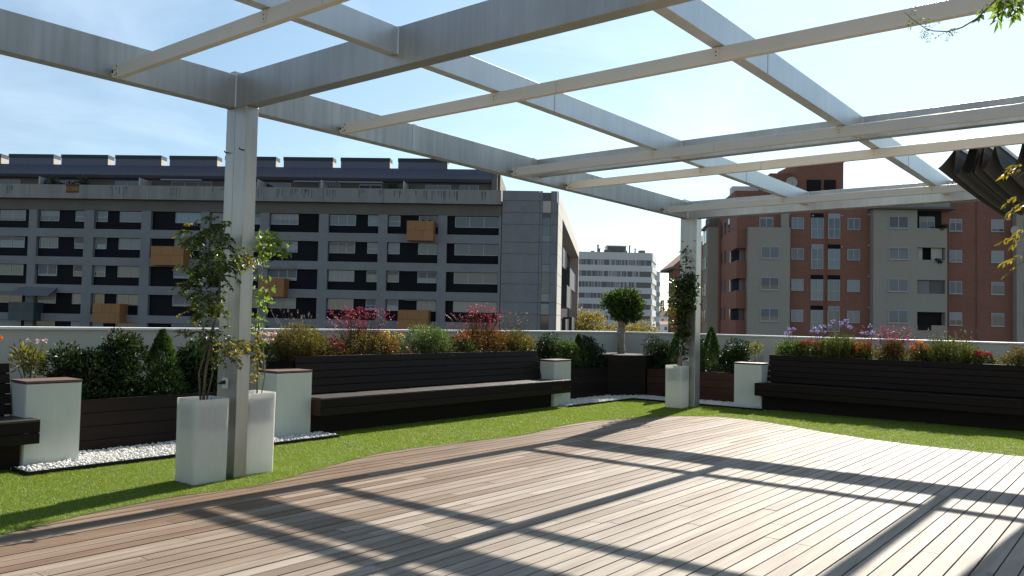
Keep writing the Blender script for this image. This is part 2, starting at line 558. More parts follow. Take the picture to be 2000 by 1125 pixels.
def leaves(name, material, parent, P, D, L, W, rng, fold=0.25, kind=None):
    """folded kite leaves at P pointing along D"""
    P = np.asarray(P, float)
    D = unit(np.asarray(D, float))
    N = len(P)
    L = np.broadcast_to(np.asarray(L, float), (N,)) * rng.uniform(0.7, 1.25, N)
    W = np.broadcast_to(np.asarray(W, float), (N,)) * rng.uniform(0.75, 1.2, N)
    A = unit(np.cross(D, rng.normal(size=(N, 3)) + 1e-6))
    B = np.cross(D, A)
    mid = P + D * (L * 0.5)[:, None]
    a = mid + A * (W * 0.5)[:, None] + B * (W * fold)[:, None]
    c = mid - A * (W * 0.5)[:, None] + B * (W * fold)[:, None]
    t = P + D * L[:, None] - B * (L * 0.08)[:, None]
    V = np.empty((N * 4, 3))
    V[0::4], V[1::4], V[2::4], V[3::4] = P, a, t, c
    i = np.arange(N)[:, None] * 4
    F = np.concatenate([i + np.array([[0, 1, 2]]), i + np.array([[0, 2, 3]])], axis=1).reshape(-1, 3)
    return mesh_np(name, V, F, material, parent, kind)


def sphere_dirs(n, rng):
    return unit(rng.normal(size=(n, 3)))


def lumps(cx, cy, z0, z1, rx, ry, k, rng):
    """sub-clump centres and radii filling an ellipsoid"""
    d = sphere_dirs(k, rng) * (rng.uniform(0.25, 1, (k, 1)) ** 0.6)
    c = np.array([cx, cy, (z0 + z1) / 2]) + d * np.array([rx, ry, (z1 - z0) / 2]) * 0.66
    r = rng.uniform(0.32, 0.5, k) * min(rx, ry, (z1 - z0) / 2) * 1.15
    return c, r


def bush(t, cx, cy, z0, z1, rx, ry, n, L, W, material, seed, k=14, up=0.5, name='foliage'):
    rng = np.random.default_rng(seed)
    c, r = lumps(cx, cy, z0, z1, rx, ry, k, rng)
    i = rng.integers(0, k, n)
    d = sphere_dirs(n, rng)
    P = c[i] + d * (r[i] * rng.uniform(0.45, 1.05, n) ** 0.7)[:, None]
    D = d + np.array([0, 0, up]) + rng.normal(size=(n, 3)) * 0.5
    return leaves(name, material, t, P, D, L, W, rng)


def stems(t, cx, cy, z0, z1, rx, ry, k, r, material, seed, name='stem'):
    rng = random.Random(seed)
    b = MB()
    for _ in range(k):
        a = rng.uniform(0, 6.283)
        q = rng.uniform(0.2, 0.8)
        x1, y1 = cx + math.cos(a) * rx * q, cy + math.sin(a) * ry * q
        zt = z0 + (z1 - z0) * rng.uniform(0.55, 0.9)
        b.tube([(cx + (x1 - cx) * 0.15, cy + (y1 - cy) * 0.15, z0), ((cx + x1) / 2, (cy + y1) / 2, z0 + (zt - z0) * 0.5), (x1, y1, zt)], r, r * 0.4, 5)
    return b.build(name, material, t)


def spikes(t, cx, cy, z0, z1, rx, ry, nst, per, L, W, material, seed, name='foliage', spread=1.0):
    """upright stems clothed in needle leaves (rosemary, lavender)"""
    rng = np.random.default_rng(seed)
    a = rng.uniform(0, 6.283, nst)
    q = np.sqrt(rng.uniform(0, 1, nst))
    base = np.stack([cx + np.cos(a) * rx * q * 0.55, cy + np.sin(a) * ry * q * 0.55, np.full(nst, z0)], 1)
    h = (z1 - z0) * (1 - 0.45 * q ** 2) * rng.uniform(0.7, 1.0, nst)
    tip = np.stack([cx + np.cos(a) * rx * q * spread + rng.normal(size=nst) * rx * 0.08, cy + np.sin(a) * ry * q * spread + rng.normal(size=nst) * ry * 0.08, z0 + h], 1)
    s = rng.uniform(0.12, 1, (nst, per))[..., None]
    mid = (base + tip) / 2 + np.stack([np.cos(a) * rx * q * 0.25, np.sin(a) * ry * q * 0.25, 0 * a], 1)
    P = (1 - s) ** 2 * base[:, None] + 2 * s * (1 - s) * mid[:, None] + s ** 2 * tip[:, None]
    D = unit(tip - base)[:, None] * 0.9 + rng.normal(size=(nst, per, 3)) * 0.55
    P, D = P.reshape(-1, 3), D.reshape(-1, 3)
    return leaves(name, material, t, P, D, L, W, rng)


def conifer(t, cx, cy, z0, z1, r, n, material, seed, name='foliage'):
    rng = np.random.default_rng(seed)
    k = 26
    ca = rng.uniform(0, 6.283, k)
    ch = rng.uniform(0, 0.85, k)
    i = rng.integers(0, k, n)
    s = rng.uniform(0, 1, n)
    h = np.clip(ch[i] + s * 0.32, 0, 1)
    rad = r * np.clip((1 - h) ** 0.75, 0.02, 1) * (0.55 + 0.5 * rng.uniform(0, 1, n) ** 0.5) * (1 - 0.25 * s)
    a = ca[i] + rng.normal(size=n) * 0.35
    P = np.stack([cx + np.cos(a) * rad, cy + np.sin(a) * rad, z0 + h * (z1 - z0) * 0.97], 1)
    D = np.stack([np.cos(a) * 0.45, np.sin(a) * 0.45, np.full(n, 1.0)], 1) + rng.normal(size=(n, 3)) * 0.3
    return leaves(name, material, t, P, D, 0.055, 0.013, rng)


def flower_heads(t, C, rad, petals, L, W, material, seed, name='flower', up=0.3):
    """rosettes of petals at the points C"""
    rng = np.random.default_rng(seed)
    C = np.asarray(C, float)
    n = len(C)
    P = np.repeat(C, petals, 0)
    D = sphere_dirs(n * petals, rng) + np.array([0, 0, up])
    P = P + unit(D) * rad * 0.35
    return leaves(name, material, t, P, D, L, W, rng, kind='stuff')


def pinnate(P, D, n_pairs, L, rng, droop=0.5):
    """leaflet points and directions for compound leaves starting at P along D"""
    PP, DD = [], []
    for p, d in zip(P, unit(np.asarray(D, float))):
        side = np.cross(d, [0, 0, 1.0])
        side = side / (np.linalg.norm(side) + 1e-6)
        q = np.array(p, float)
        dd = d.copy()
        step = L / n_pairs
        for i in range(n_pairs):
            q = q + dd * step
            dd = dd + np.array([0, 0, -droop / n_pairs])
            dd /= np.linalg.norm(dd)
            for s in (-1, 1):
                PP.append(q.copy())
                DD.append(side * s + dd * 0.55 + np.array([0, 0, -0.35]) + rng.normal(size=3) * 0.15)
        PP.append(q.copy())
        DD.append(dd)
    return np.array(PP), np.array(DD)


# ------------------------------------------------------------ setting: ground and terrace floor
g = MB()
g.box(-900, 900, -500, 1300, -14.6, -14.2)
g.build('ground', GROUND, kind='structure')

slab = MB()
slab.box(-11.0, 4.2, -6.0, 18.1, -14.1, -0.045)
slab.build('roof_terrace', CONC_SLAB, kind='structure')

CURVE = [(-6.6, -6.0), (-6.25, -3.0), (-6.05, 0.0), (-6.15, 1.4), (-6.30, 2.3), (-6.50, 3.05), (-6.58, 3.75), (-6.50, 4.5), (-6.80, 5.5),
         (-7.08, 6.6), (-6.99, 7.8), (-6.88, 8.9), (-7.02, 9.9), (-7.10, 10.7), (-6.94, 11.5), (-6.64, 12.35), (-6.35, 12.85), (-5.85, 13.18),
         (-5.2, 13.13), (-4.45, 12.78), (-3.70, 12.42), (-3.1, 12.22), (-2.55, 12.13), (-1.4, 12.06), (0.5, 12.0), (4.0, 12.0)]


def catmull(p, k=5):
    o = []
    for i in range(len(p) - 1):
        a, b, c, d = p[max(i - 1, 0)], p[i], p[i + 1], p[min(i + 2, len(p) - 1)]
        for j in range(k):
            t = j / k
            o.append(tuple(0.5 * (2 * b[q] + (c[q] - a[q]) * t + (2 * a[q] - 5 * b[q] + 4 * c[q] - d[q]) * t * t + (3 * b[q] - a[q] - 3 * c[q] + d[q]) * t ** 3) for q in (0, 1)))
    o.append(p[-1])
    return o


EDGE = catmull(CURVE)
DECK = EDGE + [(4.0, -6.0)]


def clip(poly, axis, val, keep_less):
    o = []
    n = len(poly)
    for i in range(n):
        a, b = poly[i], poly[(i + 1) % n]
        ia = (a[axis] <= val) if keep_less else (a[axis] >= val)
        ib = (b[axis] <= val) if keep_less else (b[axis] >= val)
        if ia:
            o.append(a)
        if ia != ib:
            t = (val - a[axis]) / (b[axis] - a[axis])
            o.append((a[0] + (b[0] - a[0]) * t, a[1] + (b[1] - a[1]) * t))
    return o


def inside(poly, X, Y):
    r = np.zeros(len(X), bool)
    n = len(poly)
    for i in range(n):
        (x0, y0), (x1, y1) = poly[i], poly[(i + 1) % n]
        c = ((y0 > Y) != (y1 > Y)) & (X < (x1 - x0) * (Y - y0) / ((y1 - y0) or 1e-9) + x0)
        r ^= c
    return r


deck = structure('deck')
PITCH, PW = 0.122, 0.1105
rest = MB()
bed = MB()
x = -0.742 - PITCH * 55 + (PITCH - PW) / 2
rr = random.Random(11)
while x < 3.95:
    wob = rr.uniform(-0.0012, 0.0012)
    strip = clip(clip(DECK, 0, x + wob, False), 0, x + PW + wob * 0.5, True)
    if len(strip) >= 3:
        y = -6.0 - rr.uniform(0, 3)
        ymax = max(p[1] for p in strip)
        while y < ymax:
            ln = rr.choice((1.9, 2.4, 2.9, 3.4, 3.9, 4.4))
            y2 = y + ln
            pl = clip(clip(strip, 1, y, False), 1, y2 - 0.004, True)
            area = abs(sum(pl[i][0] * pl[(i + 1) % len(pl)][1] - pl[(i + 1) % len(pl)][0] * pl[i][1] for i in range(len(pl)))) / 2 if len(pl) > 2 else 0
            if area > 0.002:
                cl = [pl[0]]
                for p in pl[1:]:
                    if abs(p[0] - cl[-1][0]) + abs(p[1] - cl[-1][1]) > 1e-4:
                        cl.append(p)
                dz = rr.uniform(-0.0016, 0.0016)
                vis = max(p[1] for p in pl) > 2.0 and x < -0.1 + 0.2 and max(p[0] * -0.6226 + p[1] * 0.7815 for p in pl) > 4.4
                if vis:
                    b = MB()
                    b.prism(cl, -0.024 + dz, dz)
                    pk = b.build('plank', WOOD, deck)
                    ys = [p[1] for p in cl]
                    if max(ys) - min(ys) > 1.2 and min(ys) < 9.5:
                        sc_ = MB()
                        for ye in (min(ys) + 0.035, max(ys) - 0.035):
                            for xe in (x + 0.024, x + PW - 0.024):
                                if ye < 11:
                                    sc_.poly([(xe + 0.0045 * math.cos(k * 1.0472), ye + 0.0045 * math.sin(k * 1.0472), dz + 0.0006) for k in range(6)])
                        if sc_.f:
                            sc_.build('screw_heads', RUBBER, pk, kind='stuff')
                else:
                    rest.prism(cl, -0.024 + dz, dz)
            y = y2
    x += PITCH
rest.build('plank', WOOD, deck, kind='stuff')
b = MB()
b.poly([(p[0], p[1], -0.036) for p in DECK[::-1]])
b.build('deck_bed', BLACK, deck)

# turf: backing sheet between the deck's curved edge and the benches, with blades on it
TURF = [(p[0] - 0.012 if p[1] < 12 else p[0], p[1] + (0.012 if p[1] > 12 else 0)) for p in EDGE] + [(4.0, 15.2), (-8.95, 15.2), (-8.95, -6.0)]
turf = structure('turf')
b = MB()
tri = geometry.tessellate_polygon([[Vector((p[0], p[1], 0)) for p in TURF]])
for t in tri:
    q = [TURF[i] for i in t]
    ar = (q[1][0] - q[0][0]) * (q[2][1] - q[0][1]) - (q[2][0] - q[0][0]) * (q[1][1] - q[0][1])
    if ar < 0:
        q = q[::-1]
    b.poly([(p[0], p[1], 0.0) for p in q])
n = len(TURF)
for i in range(len(EDGE) - 1):
    p, q = TURF[i], TURF[i + 1]
    b.poly([(p[0], p[1], 0.0), (q[0], q[1], 0.0), (q[0], q[1], -0.03), (p[0], p[1], -0.03)])
b.build('turf_backing', TURFBASE, turf)

rng = np.random.default_rng(3)


def turf_points(n, x0, x1, y0, y1):
    X = rng.uniform(x0, x1, n)
    Y = rng.uniform(y0, y1, n)
    k = inside(TURF, X, Y)
    k &= ~((X < -8.38) & (Y > 3.25) & (Y < 6.97)) & ~((X < -8.5) & (Y > 12.4)) & ~((Y > 14.72) & (X < -5.75)) & ~((X < -8.8)) & ~((Y > 15.08))
    return X[k], Y[k]


Xs, Ys = [], []
for (n_, a_) in ((200000, (-8.95, -6.0, 1.5, 6.5)), (190000, (-8.95, -6.2, 6.5, 15.2)), (110000, (-6.4, -0.6, 12, 15.2)), (14000, (-8.95, -6.0, -3, 1.5))):
    X, Y = turf_points(n_, *a_)
    Xs.append(X)
    Ys.append(Y)
X, Y = np.concatenate(Xs), np.concatenate(Ys)
N = len(X)
clump = np.sin(X * 7 + 3 * np.sin(Y * 3)) * np.sin(Y * 9 + 2 * np.sin(X * 5))
h = (0.015 + 0.003 * clump) * rng.uniform(0.6, 1.25, N)
an = rng.uniform(0, 6.283, N)
ln = rng.normal(0, 0.009, (N, 2))
wd = 0.0022 + 0.0012 * (Y > 6.5)
V = np.empty((N * 3, 3))
V[0::3] = np.stack([X - np.cos(an) * wd, Y - np.sin(an) * wd, np.zeros(N)], 1)
V[1::3] = np.stack([X + np.cos(an) * wd, Y + np.sin(an) * wd, np.zeros(N)], 1)
V[2::3] = np.stack([X + ln[:, 0], Y + ln[:, 1], h], 1)
mesh_np('grass_blades', V, np.arange(N * 3).reshape(-1, 3), BLADE, turf, kind='stuff')

# white pebble strips with their dark edging
ico = bmesh.new()
bmesh.ops.create_icosphere(ico, subdivisions=1, radius=1.0)
ICV = np.array([v.co[:] for v in ico.verts])
ICF = np.array([[v.index for v in f.verts] for f in ico.faces])
ico.free()


def pebbles(parent, polys, n, seed, z=0.02):
    rg = np.random.default_rng(seed)
    C = []
    for (x0, x1, y0, y1, q) in polys:
        m = int(n * q)
        C.append(np.stack([rg.uniform(x0, x1, m), rg.uniform(y0, y1, m), z + rg.uniform(0, 0.028, m)], 1))
    C = np.concatenate(C)
    m = len(C)
    S = rg.uniform(0.009, 0.0185, (m, 1)) * np.array([1, 1, 0.75]) * rg.uniform(0.75, 1.25, (m, 3))
    rot = rg.uniform(0, 6.283, m)
    jit = 1 + rg.normal(0, 0.12, (m, 12, 1))
    v = ICV[None] * S[:, None] * jit
    c, s = np.cos(rot)[:, None], np.sin(rot)[:, None]
    v = np.stack([v[..., 0] * c - v[..., 1] * s, v[..., 0] * s + v[..., 1] * c, v[..., 2]], -1) + C[:, None]
    F = (ICF[None] + (np.arange(m) * 12)[:, None, None]).reshape(-1, 3)
    mesh_np('white_pebbles', v.reshape(-1, 3), F, PEBBLE, parent, kind='stuff')


gb = structure('gravel_bed', (-8.8, 4.8, 0))
bx('gravel_base', PEBBLE, gb, -9.2, -8.36, 3.27, 6.95, 0.002, 0.022)
e = MB()
e.box(-8.36, -8.345, 3.255, 6.965, 0, 0.042)
e.box(-8.74, -8.36, 3.255, 3.27, 0, 0.042)
e.box(-8.55, -8.36, 6.95, 6.965, 0, 0.042)
e.build('edging_strip', BLACK, gb)
pebbles(gb, [(-9.2, -8.37, 3.9, 6.26, 0.76), (-8.74, -8.37, 3.28, 3.9, 0.1), (-8.74, -8.37, 6.26, 6.94, 0.14)], 4300, 5)
gb2 = structure('gravel_bed', (-8.6, 14.6, 0))
q = MB()
q.prism([(-9.2, 12.42), (-8.52, 12.42), (-8.5, 14.72), (-5.95, 14.74), (-5.95, 15.6), (-9.2, 15.6)], 0.002, 0.022)
q.build('gravel_base', PEBBLE, gb2)
e = MB()
e.prism([(-8.52, 12.41), (-8.505, 12.41), (-8.485, 14.705), (-5.78, 14.725), (-5.78, 14.74), (-8.5, 14.72)], 0.0, 0.042)
e.build('edging_strip', BLACK, gb2)
pebbles(gb2, [(-9.2, -8.53, 12.82, 14.86, 0.44), (-8.74, -8.53, 12.43, 12.82, 0.06), (-9.0, -6.47, 14.75, 15.55, 0.44), (-6.47, -5.96, 14.75, 15.04, 0.06)], 5200, 6)

# parapet walls
wl = thing('parapet_wall', 'long cream rendered parapet wall with pale coping behind the middle bench, below the dark grey apartment block', 'wall', (-10.9, 6, 0))
bx('wall_face', WALLPAINT, wl, -11.0, -10.8, -6.0, 17.9, -0.05, 1.325)
yy = -6.0
while yy < 17.9:
    bx('coping_piece', COPING, wl, -11.04, -10.755, yy, min(yy + 2.39, 17.86), 1.325, 1.357, bevel=0.004)
    yy += 2.4
wr = thing('parapet_wall', 'cream rendered parapet wall with pale coping behind the right bench, below the red brick block', 'wall', (-4, 18, 0))
bx('wall_face', WALLPAINT, wr, -11.0, 4.2, 17.9, 18.1, -0.05, 1.325)
xx = -11.04
while xx < 4.2:
    bx('coping_piece', COPING, wr, xx, min(xx + 2.39, 4.2), 17.862, 18.14, 1.325, 1.357, bevel=0.004)
    xx += 2.4

# ------------------------------------------------------------ pergola
pg = thing('pergola', 'large grey steel pergola of deep crossing beams over the wooden deck', 'pergola', (-7.1, 4.58, 0))
ZT, ZB, ZB1 = 3.915, 3.588, 3.687
XB = [(-7.247, -7.115), (-4.927, -4.828), (-2.713, -2.609), (-0.35, -0.21)]
YU = [(-5.28, -5.145), (-0.38, -0.25), (4.518, 4.653), (9.485, 9.61), (14.286, 14.5)]
PX = (-7.269, -6.93)
for (y0, y1) in (YU[2], YU[4]):
    po = MB()
    po.box(PX[0], PX[1], y0, y1, -0.03, ZB - 0.002)
    po.box(PX[0] + 0.02, PX[0] + 0.10, y0 + 0.01, y1 - 0.01, ZT - 0.002, ZT + 0.05)
    pp = po.build('post', STEEL, pg, bevel=0.006)
    s = MB()
    s.box(PX[0] + 0.15, PX[0] + 0.153, y0 - 0.0015, y0 + 0.01, 0.9, ZB - 0.01)
    s.build('weld_seam', STEEL_STAINED, pp)
    cap = MB()
    for xx in (PX[0] + 0.055, PX[1] - 0.03):
        cap.tube([(xx, y0, 3.15), (xx, y0 - 0.035, 3.15), (xx - 0.012, y0 - 0.04, 3.165)], 0.007, 0.006, 6)
    cap.build('hook', RUBBER, pp)
po = MB()
po.box(-0.36, -0.02, 4.518, 4.653, -0.03, ZB - 0.002)
po.build('post', STEEL, pg, bevel=0.006)

segs = [(-5.145, -0.38), (-0.25, 4.516), (4.655, 9.483), (9.612, 14.284)]
# perimeter beam over the left planters, cross beams butted between
for (y0, y1) in ((-5.3, 4.517), (4.654, 14.285)):
    b = MB()
    b.box(XB[0][0], XB[0][1], y0, y1, ZB, ZT)
    b.build('edge_beam', STEEL_STAINED, pg, bevel=0.004)
    b = MB()
    b.box(XB[3][0], XB[3][1], y0, y1, ZB, ZT)
    b.build('edge_beam', STEEL_STAINED, pg, bevel=0.004)
jb = MB()
for yj in (0.9, 6.93, 9.35):
    jb.box(XB[0][0] - 0.004, XB[0][1] + 0.003, yj, yj + 0.07 if yj > 6 and yj < 7 else yj + 0.05, ZB + 0.012, ZT + 0.002)
jb.build('splice_plate', STEEL, pg)
for i, (y0, y1) in enumerate(YU):
    deep = i in (0, 2, 4)
    b = MB()
    x_start = PX[0] if deep else XB[0][1] + 0.002
    b.box(x_start, XB[3][0] - 0.002, y0, y1, ZB if deep else ZB1 - 0.02, ZT + 0.001)
    b.build('cross_beam', STEEL, pg, bevel=0.004)
for k in (1, 2):
    for (y0, y1) in segs:
        b = MB()
        b.box(XB[k][0], XB[k][1], y0, y1, ZB1, ZT)
        b.build('inner_beam', STEEL_BRIGHT, pg, bevel=0.004)
    b = MB()
    for (y0, y1) in segs:
        ym = y0 + (y1 - y0) * 0.42
        b.box(XB[k][0] - 0.002, XB[k][1] + 0.002, ym, ym + 0.012, ZB1 + 0.002, ZT + 0.0015)
    b.build('beam_joint', STEEL_STAINED, pg)
# weld beads where the inner beams meet the cross beams
w = MB()
for k in (1, 2):
    for (y0, y1) in YU[1:]:
        w.tube([(XB[k][1] + 0.001, y0 - 0.003, ZB1), (XB[k][1] + 0.001, y0 - 0.003, ZT)], 0.007, None, 5)
for (y0, y1) in (YU[2], YU[4]):
    w.tube([(XB[0][1] + 0.002, y0 - 0.004, ZB), (XB[0][1] + 0.002, y0 - 0.004, ZT)], 0.008, None, 5)
w.build('weld_bead', STEEL_BRIGHT, pg)

RZ0, RZ1 = 3.572, 3.684
rails = [0.55, 3.33, 5.83, 8.87, 10.20, 13.28]
for yr in rails:
    b = MB()
    xs = [-7.05, -5.02 + R.uniform(-.3, .3), -2.9, -0.355]
    xs = [-7.05, -4.35 + 0.03 * yr, -0.355]
    for a, c in zip(xs[:-1], xs[1:]):
        b.box(a, c - 0.004, yr - 0.028, yr + 0.028, RZ0, RZ1)
    b.box(-7.05, -0.36, yr - 0.02, yr + 0.02, RZ0 + 0.004, RZ1 - 0.004)
    ra = b.build('awning_rail', CREAM, pg, bevel=0.003)
    # holed end plate
    e = MB()
    k = len(e.v)
    zc = (RZ0 + RZ1) / 2
    prof = [(-7.0, RZ1 - 0.002), (-7.0, RZ0 + 0.002)] + [(-7.05 + 0.056 * math.cos(t), zc + 0.056 * math.sin(t)) for t in [math.radians(a) for a in range(270, 89, -18)]]
    f0 = [(p[0], yr - 0.036, p[1]) for p in prof]
    f1 = [(p[0], yr + 0.02, p[1]) for p in prof]
    e.poly(f0)
    e.poly(f1[::-1])
    for i in range(len(prof)):
        j = (i + 1) % len(prof)
        e.poly([f0[j], f0[i], f1[i], f1[j]])
    e.box(-7.114, -7.05, yr - 0.012, yr + 0.012, RZ0 + 0.02, RZ1 - 0.02)
    for dx, dz, r in ((-0.082, 0.002, 0.017), (-0.035, 0.008, 0.008), (-0.012, 0.036, 0.008), (-0.012, -0.03, 0.009), (-0.042, -0.038, 0.007)):
        e.tube([(-7.0 + dx, yr - 0.0375, zc + dz), (-7.0 + dx, yr - 0.03, zc + dz)], r, None, 10, 1)
    e.build('end_plate', [CREAM, DARKHOLE], ra)
    for k in (1, 2):
        hp = MB()
        xc = (XB[k][0] + XB[k][1]) / 2 - 0.01
        hp.box(xc - 0.025, xc + 0.025, yr - 0.034, yr - 0.0285, RZ0 + 0.022, ZB1 + 0.03)
        hp.box(xc - 0.025, xc + 0.025, yr - 0.034, yr + 0.02, ZB1 - 0.004, ZB1 - 0.001)
        for dz in (0.045, 0.075):
            hp.tube([(xc, yr - 0.0355, RZ0 + dz), (xc, yr - 0.033, RZ0 + dz)], 0.006, None, 8, 1)
        hp.build('hanger_plate', [CREAM, DARKHOLE], ra)

# folded awning cloth hanging between two rails
aw = thing('folding_awning', 'dark grey folded awning cloth hanging in deep pleats from the pergola, upper right', 'awning', (-1.2, 11.7, 3.6))
car = [-1.814, -1.675, -1.644, -1.617, -1.595, -1.534, -1.43, -1.164, -0.90, -0.72, -0.62]
YA, YB = 10.235, 13.245
prof_n, prof_f = [], []
for i in range(7):
    t = i / 6
    prof_n.append((-2.0 + 0.186 * t, 3.392 + 0.222 * t ** 1.25))
    prof_f.append((-1.70 + 0.05 * t, 3.13 + 0.46 * t))
for a, c in zip(car[:-1], car[1:]):
    wdt = c - a
    dep = 0.30 + 0.02 * math.sin(a * 30)
    for i in range(1, 13):
        t = i / 12
        z = 3.614 - dep * (1 - abs(2 * t - 1) ** (2.2 if wdt > 0.08 else 1.4))
        lean = -0.07 * math.sin(math.pi * t) if wdt < 0.2 else -0.01
        prof_n.append((a + wdt * t + lean, z))
        prof_f.append((a + 0.16 + (wdt * 0.92) * t + lean + 0.0 * t, z - 0.13 * math.sin(math.pi * t)))
# keep the far line continuous
fx = np.array([p[0] for p in prof_f])
b = MB()
m = len(prof_n)
NS = 10
for j in range(NS + 1):
    t = j / NS
    sag = 0.03 * math.sin(math.pi * t)
    for i in range(m):
        a, c = prof_n[i], prof_f[i]
        top = max(0, min(1, (3.62 - a[1]) / 0.3))
        b.v.append((a[0] + (c[0] - a[0]) * t * (0.15 + 0.85 * 1.0), YA + (YB - YA) * t, a[1] + (c[1] - a[1]) * t - sag * top))
for j in range(NS):
    for i in range(m - 1):
        b.f.append((j * m + i, j * m + i + 1, (j + 1) * m + i + 1, (j + 1) * m + i))
        b.m.append(0)
cloth = b.build('cloth', FABRIC, aw, smooth=True)
for i, a in enumerate(car):
    c = MB()
    c.hexa([(a - 0.011, YA, 3.612), (a + 0.011, YA, 3.612), (a + 0.17, YB, 3.612), (a + 0.15, YB, 3.612)],
           [(a - 0.011, YA, 3.655), (a + 0.011, YA, 3.655), (a + 0.17, YB, 3.655), (a + 0.15, YB, 3.655)])
    c.build('carrier_bar', CREAM, aw)
c = MB()
c.hexa([(-1.72, YB - 0.03, 3.115), (-1.68, YB - 0.03, 3.115), (-1.66, YB - 0.02, 3.115), (-1.70, YB - 0.02, 3.115)],
       [(-1.71, YB - 0.03, 3.19), (-1.68, YB - 0.03, 3.19), (-1.67, YB - 0.02, 3.19), (-1.70, YB - 0.02, 3.19)])
c.build('cloth_tag', CREAM, aw)

# ------------------------------------------------------------ benches with planted backs
MIDBENCH = 'long dark slatted bench '


def bench(label, along, a0, a1, s0, s1, sgn, pos):
    """along 'y': bench runs in y with its front facing +x; along 'x': runs in x, front facing -y.
    f(d) maps a depth d measured back from the seat front"""
    def P(mb, l0, l1, d0, d1, z0, z1):
        if along == 'y':
            mb.box(pos - d1, pos - d0, l0, l1, z0, z1)
        else:
            mb.box(l0, l1, pos + d0, pos + d1, z0, z1)
    loc = (pos - 0.4, (a0 + a1) / 2, 0) if along == 'y' else ((a0 + a1) / 2, pos + 0.4, 0)
    t = thing('bench', label, 'bench', loc)
    # seat slats
    ds = (0.0, 0.155, 0.31, 0.465)
    for i in range(3):
        m_ = MB()
        P(m_, s0, s1, ds[i] + 0.003, ds[i + 1] - 0.003, 0.478, 0.50)
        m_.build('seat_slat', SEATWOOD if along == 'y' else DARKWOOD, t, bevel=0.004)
    for z0, z1 in ((0.267, 0.366), (0.372, 0.4775)):
        m_ = MB()
        P(m_, s0, s1, 0.004, 0.026, z0, z1)
        m_.build('fascia_board', DARKWOOD, t, bevel=0.004)
    for e0, e1 in ((s0, s0 + 0.022), (s1 - 0.022, s1)):
        m_ = MB()
        P(m_, e0 + 0.001, e1 - 0.001, 0.027, 0.24, 0.267, 0.477)
        m_.build('seat_end', BROWNWOOD, t, bevel=0.003)
    m_ = MB()
    P(m_, a0, a1, 0.25, 0.46, 0.0, 0.477)
    m_.build('base_panel', DARKWOOD, t)
    # leaning back slats
    zt = [0.512, 0.614, 0.716, 0.818, 0.920, 1.022]
    for i in range(5):
        z0, z1 = zt[i] + 0.004, zt[i + 1] - 0.004
        d0, d1 = 0.47 + (z0 - 0.5) * 0.23, 0.47 + (z1 - 0.5) * 0.23
        m_ = MB()
        if along == 'y':
            r = lambda l, d, z: (pos - d, l, z)
        else:
            r = lambda l, d, z: (l, pos + d, z)
        A = [r(a0, d0, z0), r(a1, d0, z0), r(a1, d0 + 0.024, z0), r(a0, d0 + 0.024, z0)]
        B = [r(a0, d1, z1), r(a1, d1, z1), r(a1, d1 + 0.024, z1), r(a0, d1 + 0.024, z1)]
        if along == 'y':
            A, B = A, B
        m_.hexa(A, B)
        m_.build('back_slat', DARKWOOD, t, bevel=0.003)
    m_ = MB()
    P(m_, a0 + 0.01, a1 - 0.01, 0.63, 1.25, 0.0, 0.955)
    m_.build('trough', DARKWOOD, t)
    m_ = MB()
    P(m_, a0 + 0.04, a1 - 0.04, 0.66, 1.22, 0.955, 0.965)
    m_.build('soil', SOIL, t)
    return t


bench('dark slatted bench at the left edge of the deck, only its right end in view', 'y', -2.0, 3.345, -2.0, 3.43, 1, -8.55)
bench('long dark slatted middle bench with a sunlit seat edge, between two white pedestals', 'y', 6.825, 12.262, 6.83, 12.55, 1, -8.55)
bench('long dark slatted bench on the right, standing beyond the sunlit deck under the folded awning', 'x', -5.93, 0.2, -5.985, -1.72, 1, 14.82)


def pedestal(label, x0, x1, y0, y1):
    t = thing('pedestal', label, 'pedestal', ((x0 + x1) / 2, (y0 + y1) / 2, 0), group='white frosted pedestals at the ends of the benches')
    bx('core', BLACK, t, x0 + 0.012, x1 - 0.012, y0 + 0.012, y1 - 0.012, 0.0, 0.832)
    bx('front_panel', FROST, t, x1 - 0.0115, x1, y0 + 0.006, y1 - 0.001, 0.004, 0.826, bevel=0.002)
    bx('side_panel', FROST, t, x0 + 0.006, x1 - 0.014, y0, y0 + 0.0115, 0.004, 0.826, bevel=0.002)
    bx('side_panel', FROST, t, x0 + 0.006, x1 - 0.014, y1 - 0.0115, y1, 0.004, 0.826, bevel=0.002)
    bx('rear_panel', FROST, t, x0, x0 + 0.0115, y0 + 0.006, y1 - 0.006, 0.004, 0.826, bevel=0.002)
    bx('lid', LIDWOOD, t, x0 - 0.004, x1 + 0.004, y0 - 0.004, y1 + 0.004, 0.834, 0.858, bevel=0.003)
    return t


pedestal('white frosted pedestal with dark lid at the left edge, beside the cut-off bench', -9.12, -8.75, 3.36, 3.89)
pedestal('white frosted pedestal at the near end of the middle bench, behind the tall planters', -9.165, -8.75, 6.27, 6.815)
pedestal('white frosted pedestal with sunlit lid at the far end of the middle bench', -9.075, -8.75, 12.272, 12.815)
t = thing('pedestal', 'white frosted pedestal at the left end of the right bench, right of the far post', 'pedestal', (-6.2, 15.2, 0), group='white frosted pedestals at the ends of the benches')
bx('core', BLACK, t, -6.468, -5.952, 15.062, 15.408, 0.0, 0.832)
bx('front_panel', FROST, t, -6.48, -5.946, 15.05, 15.0615, 0.004, 0.826, bevel=0.002)
bx('side_panel', FROST, t, -5.9515, -5.94, 15.064, 15.41, 0.004, 0.826, bevel=0.002)
bx('side_panel', FROST, t, -6.48, -6.4685, 15.064, 15.41, 0.004, 0.826, bevel=0.002)
bx('rear_panel', FROST, t, -6.47, -5.95, 15.4085, 15.42, 0.004, 0.826, bevel=0.002)
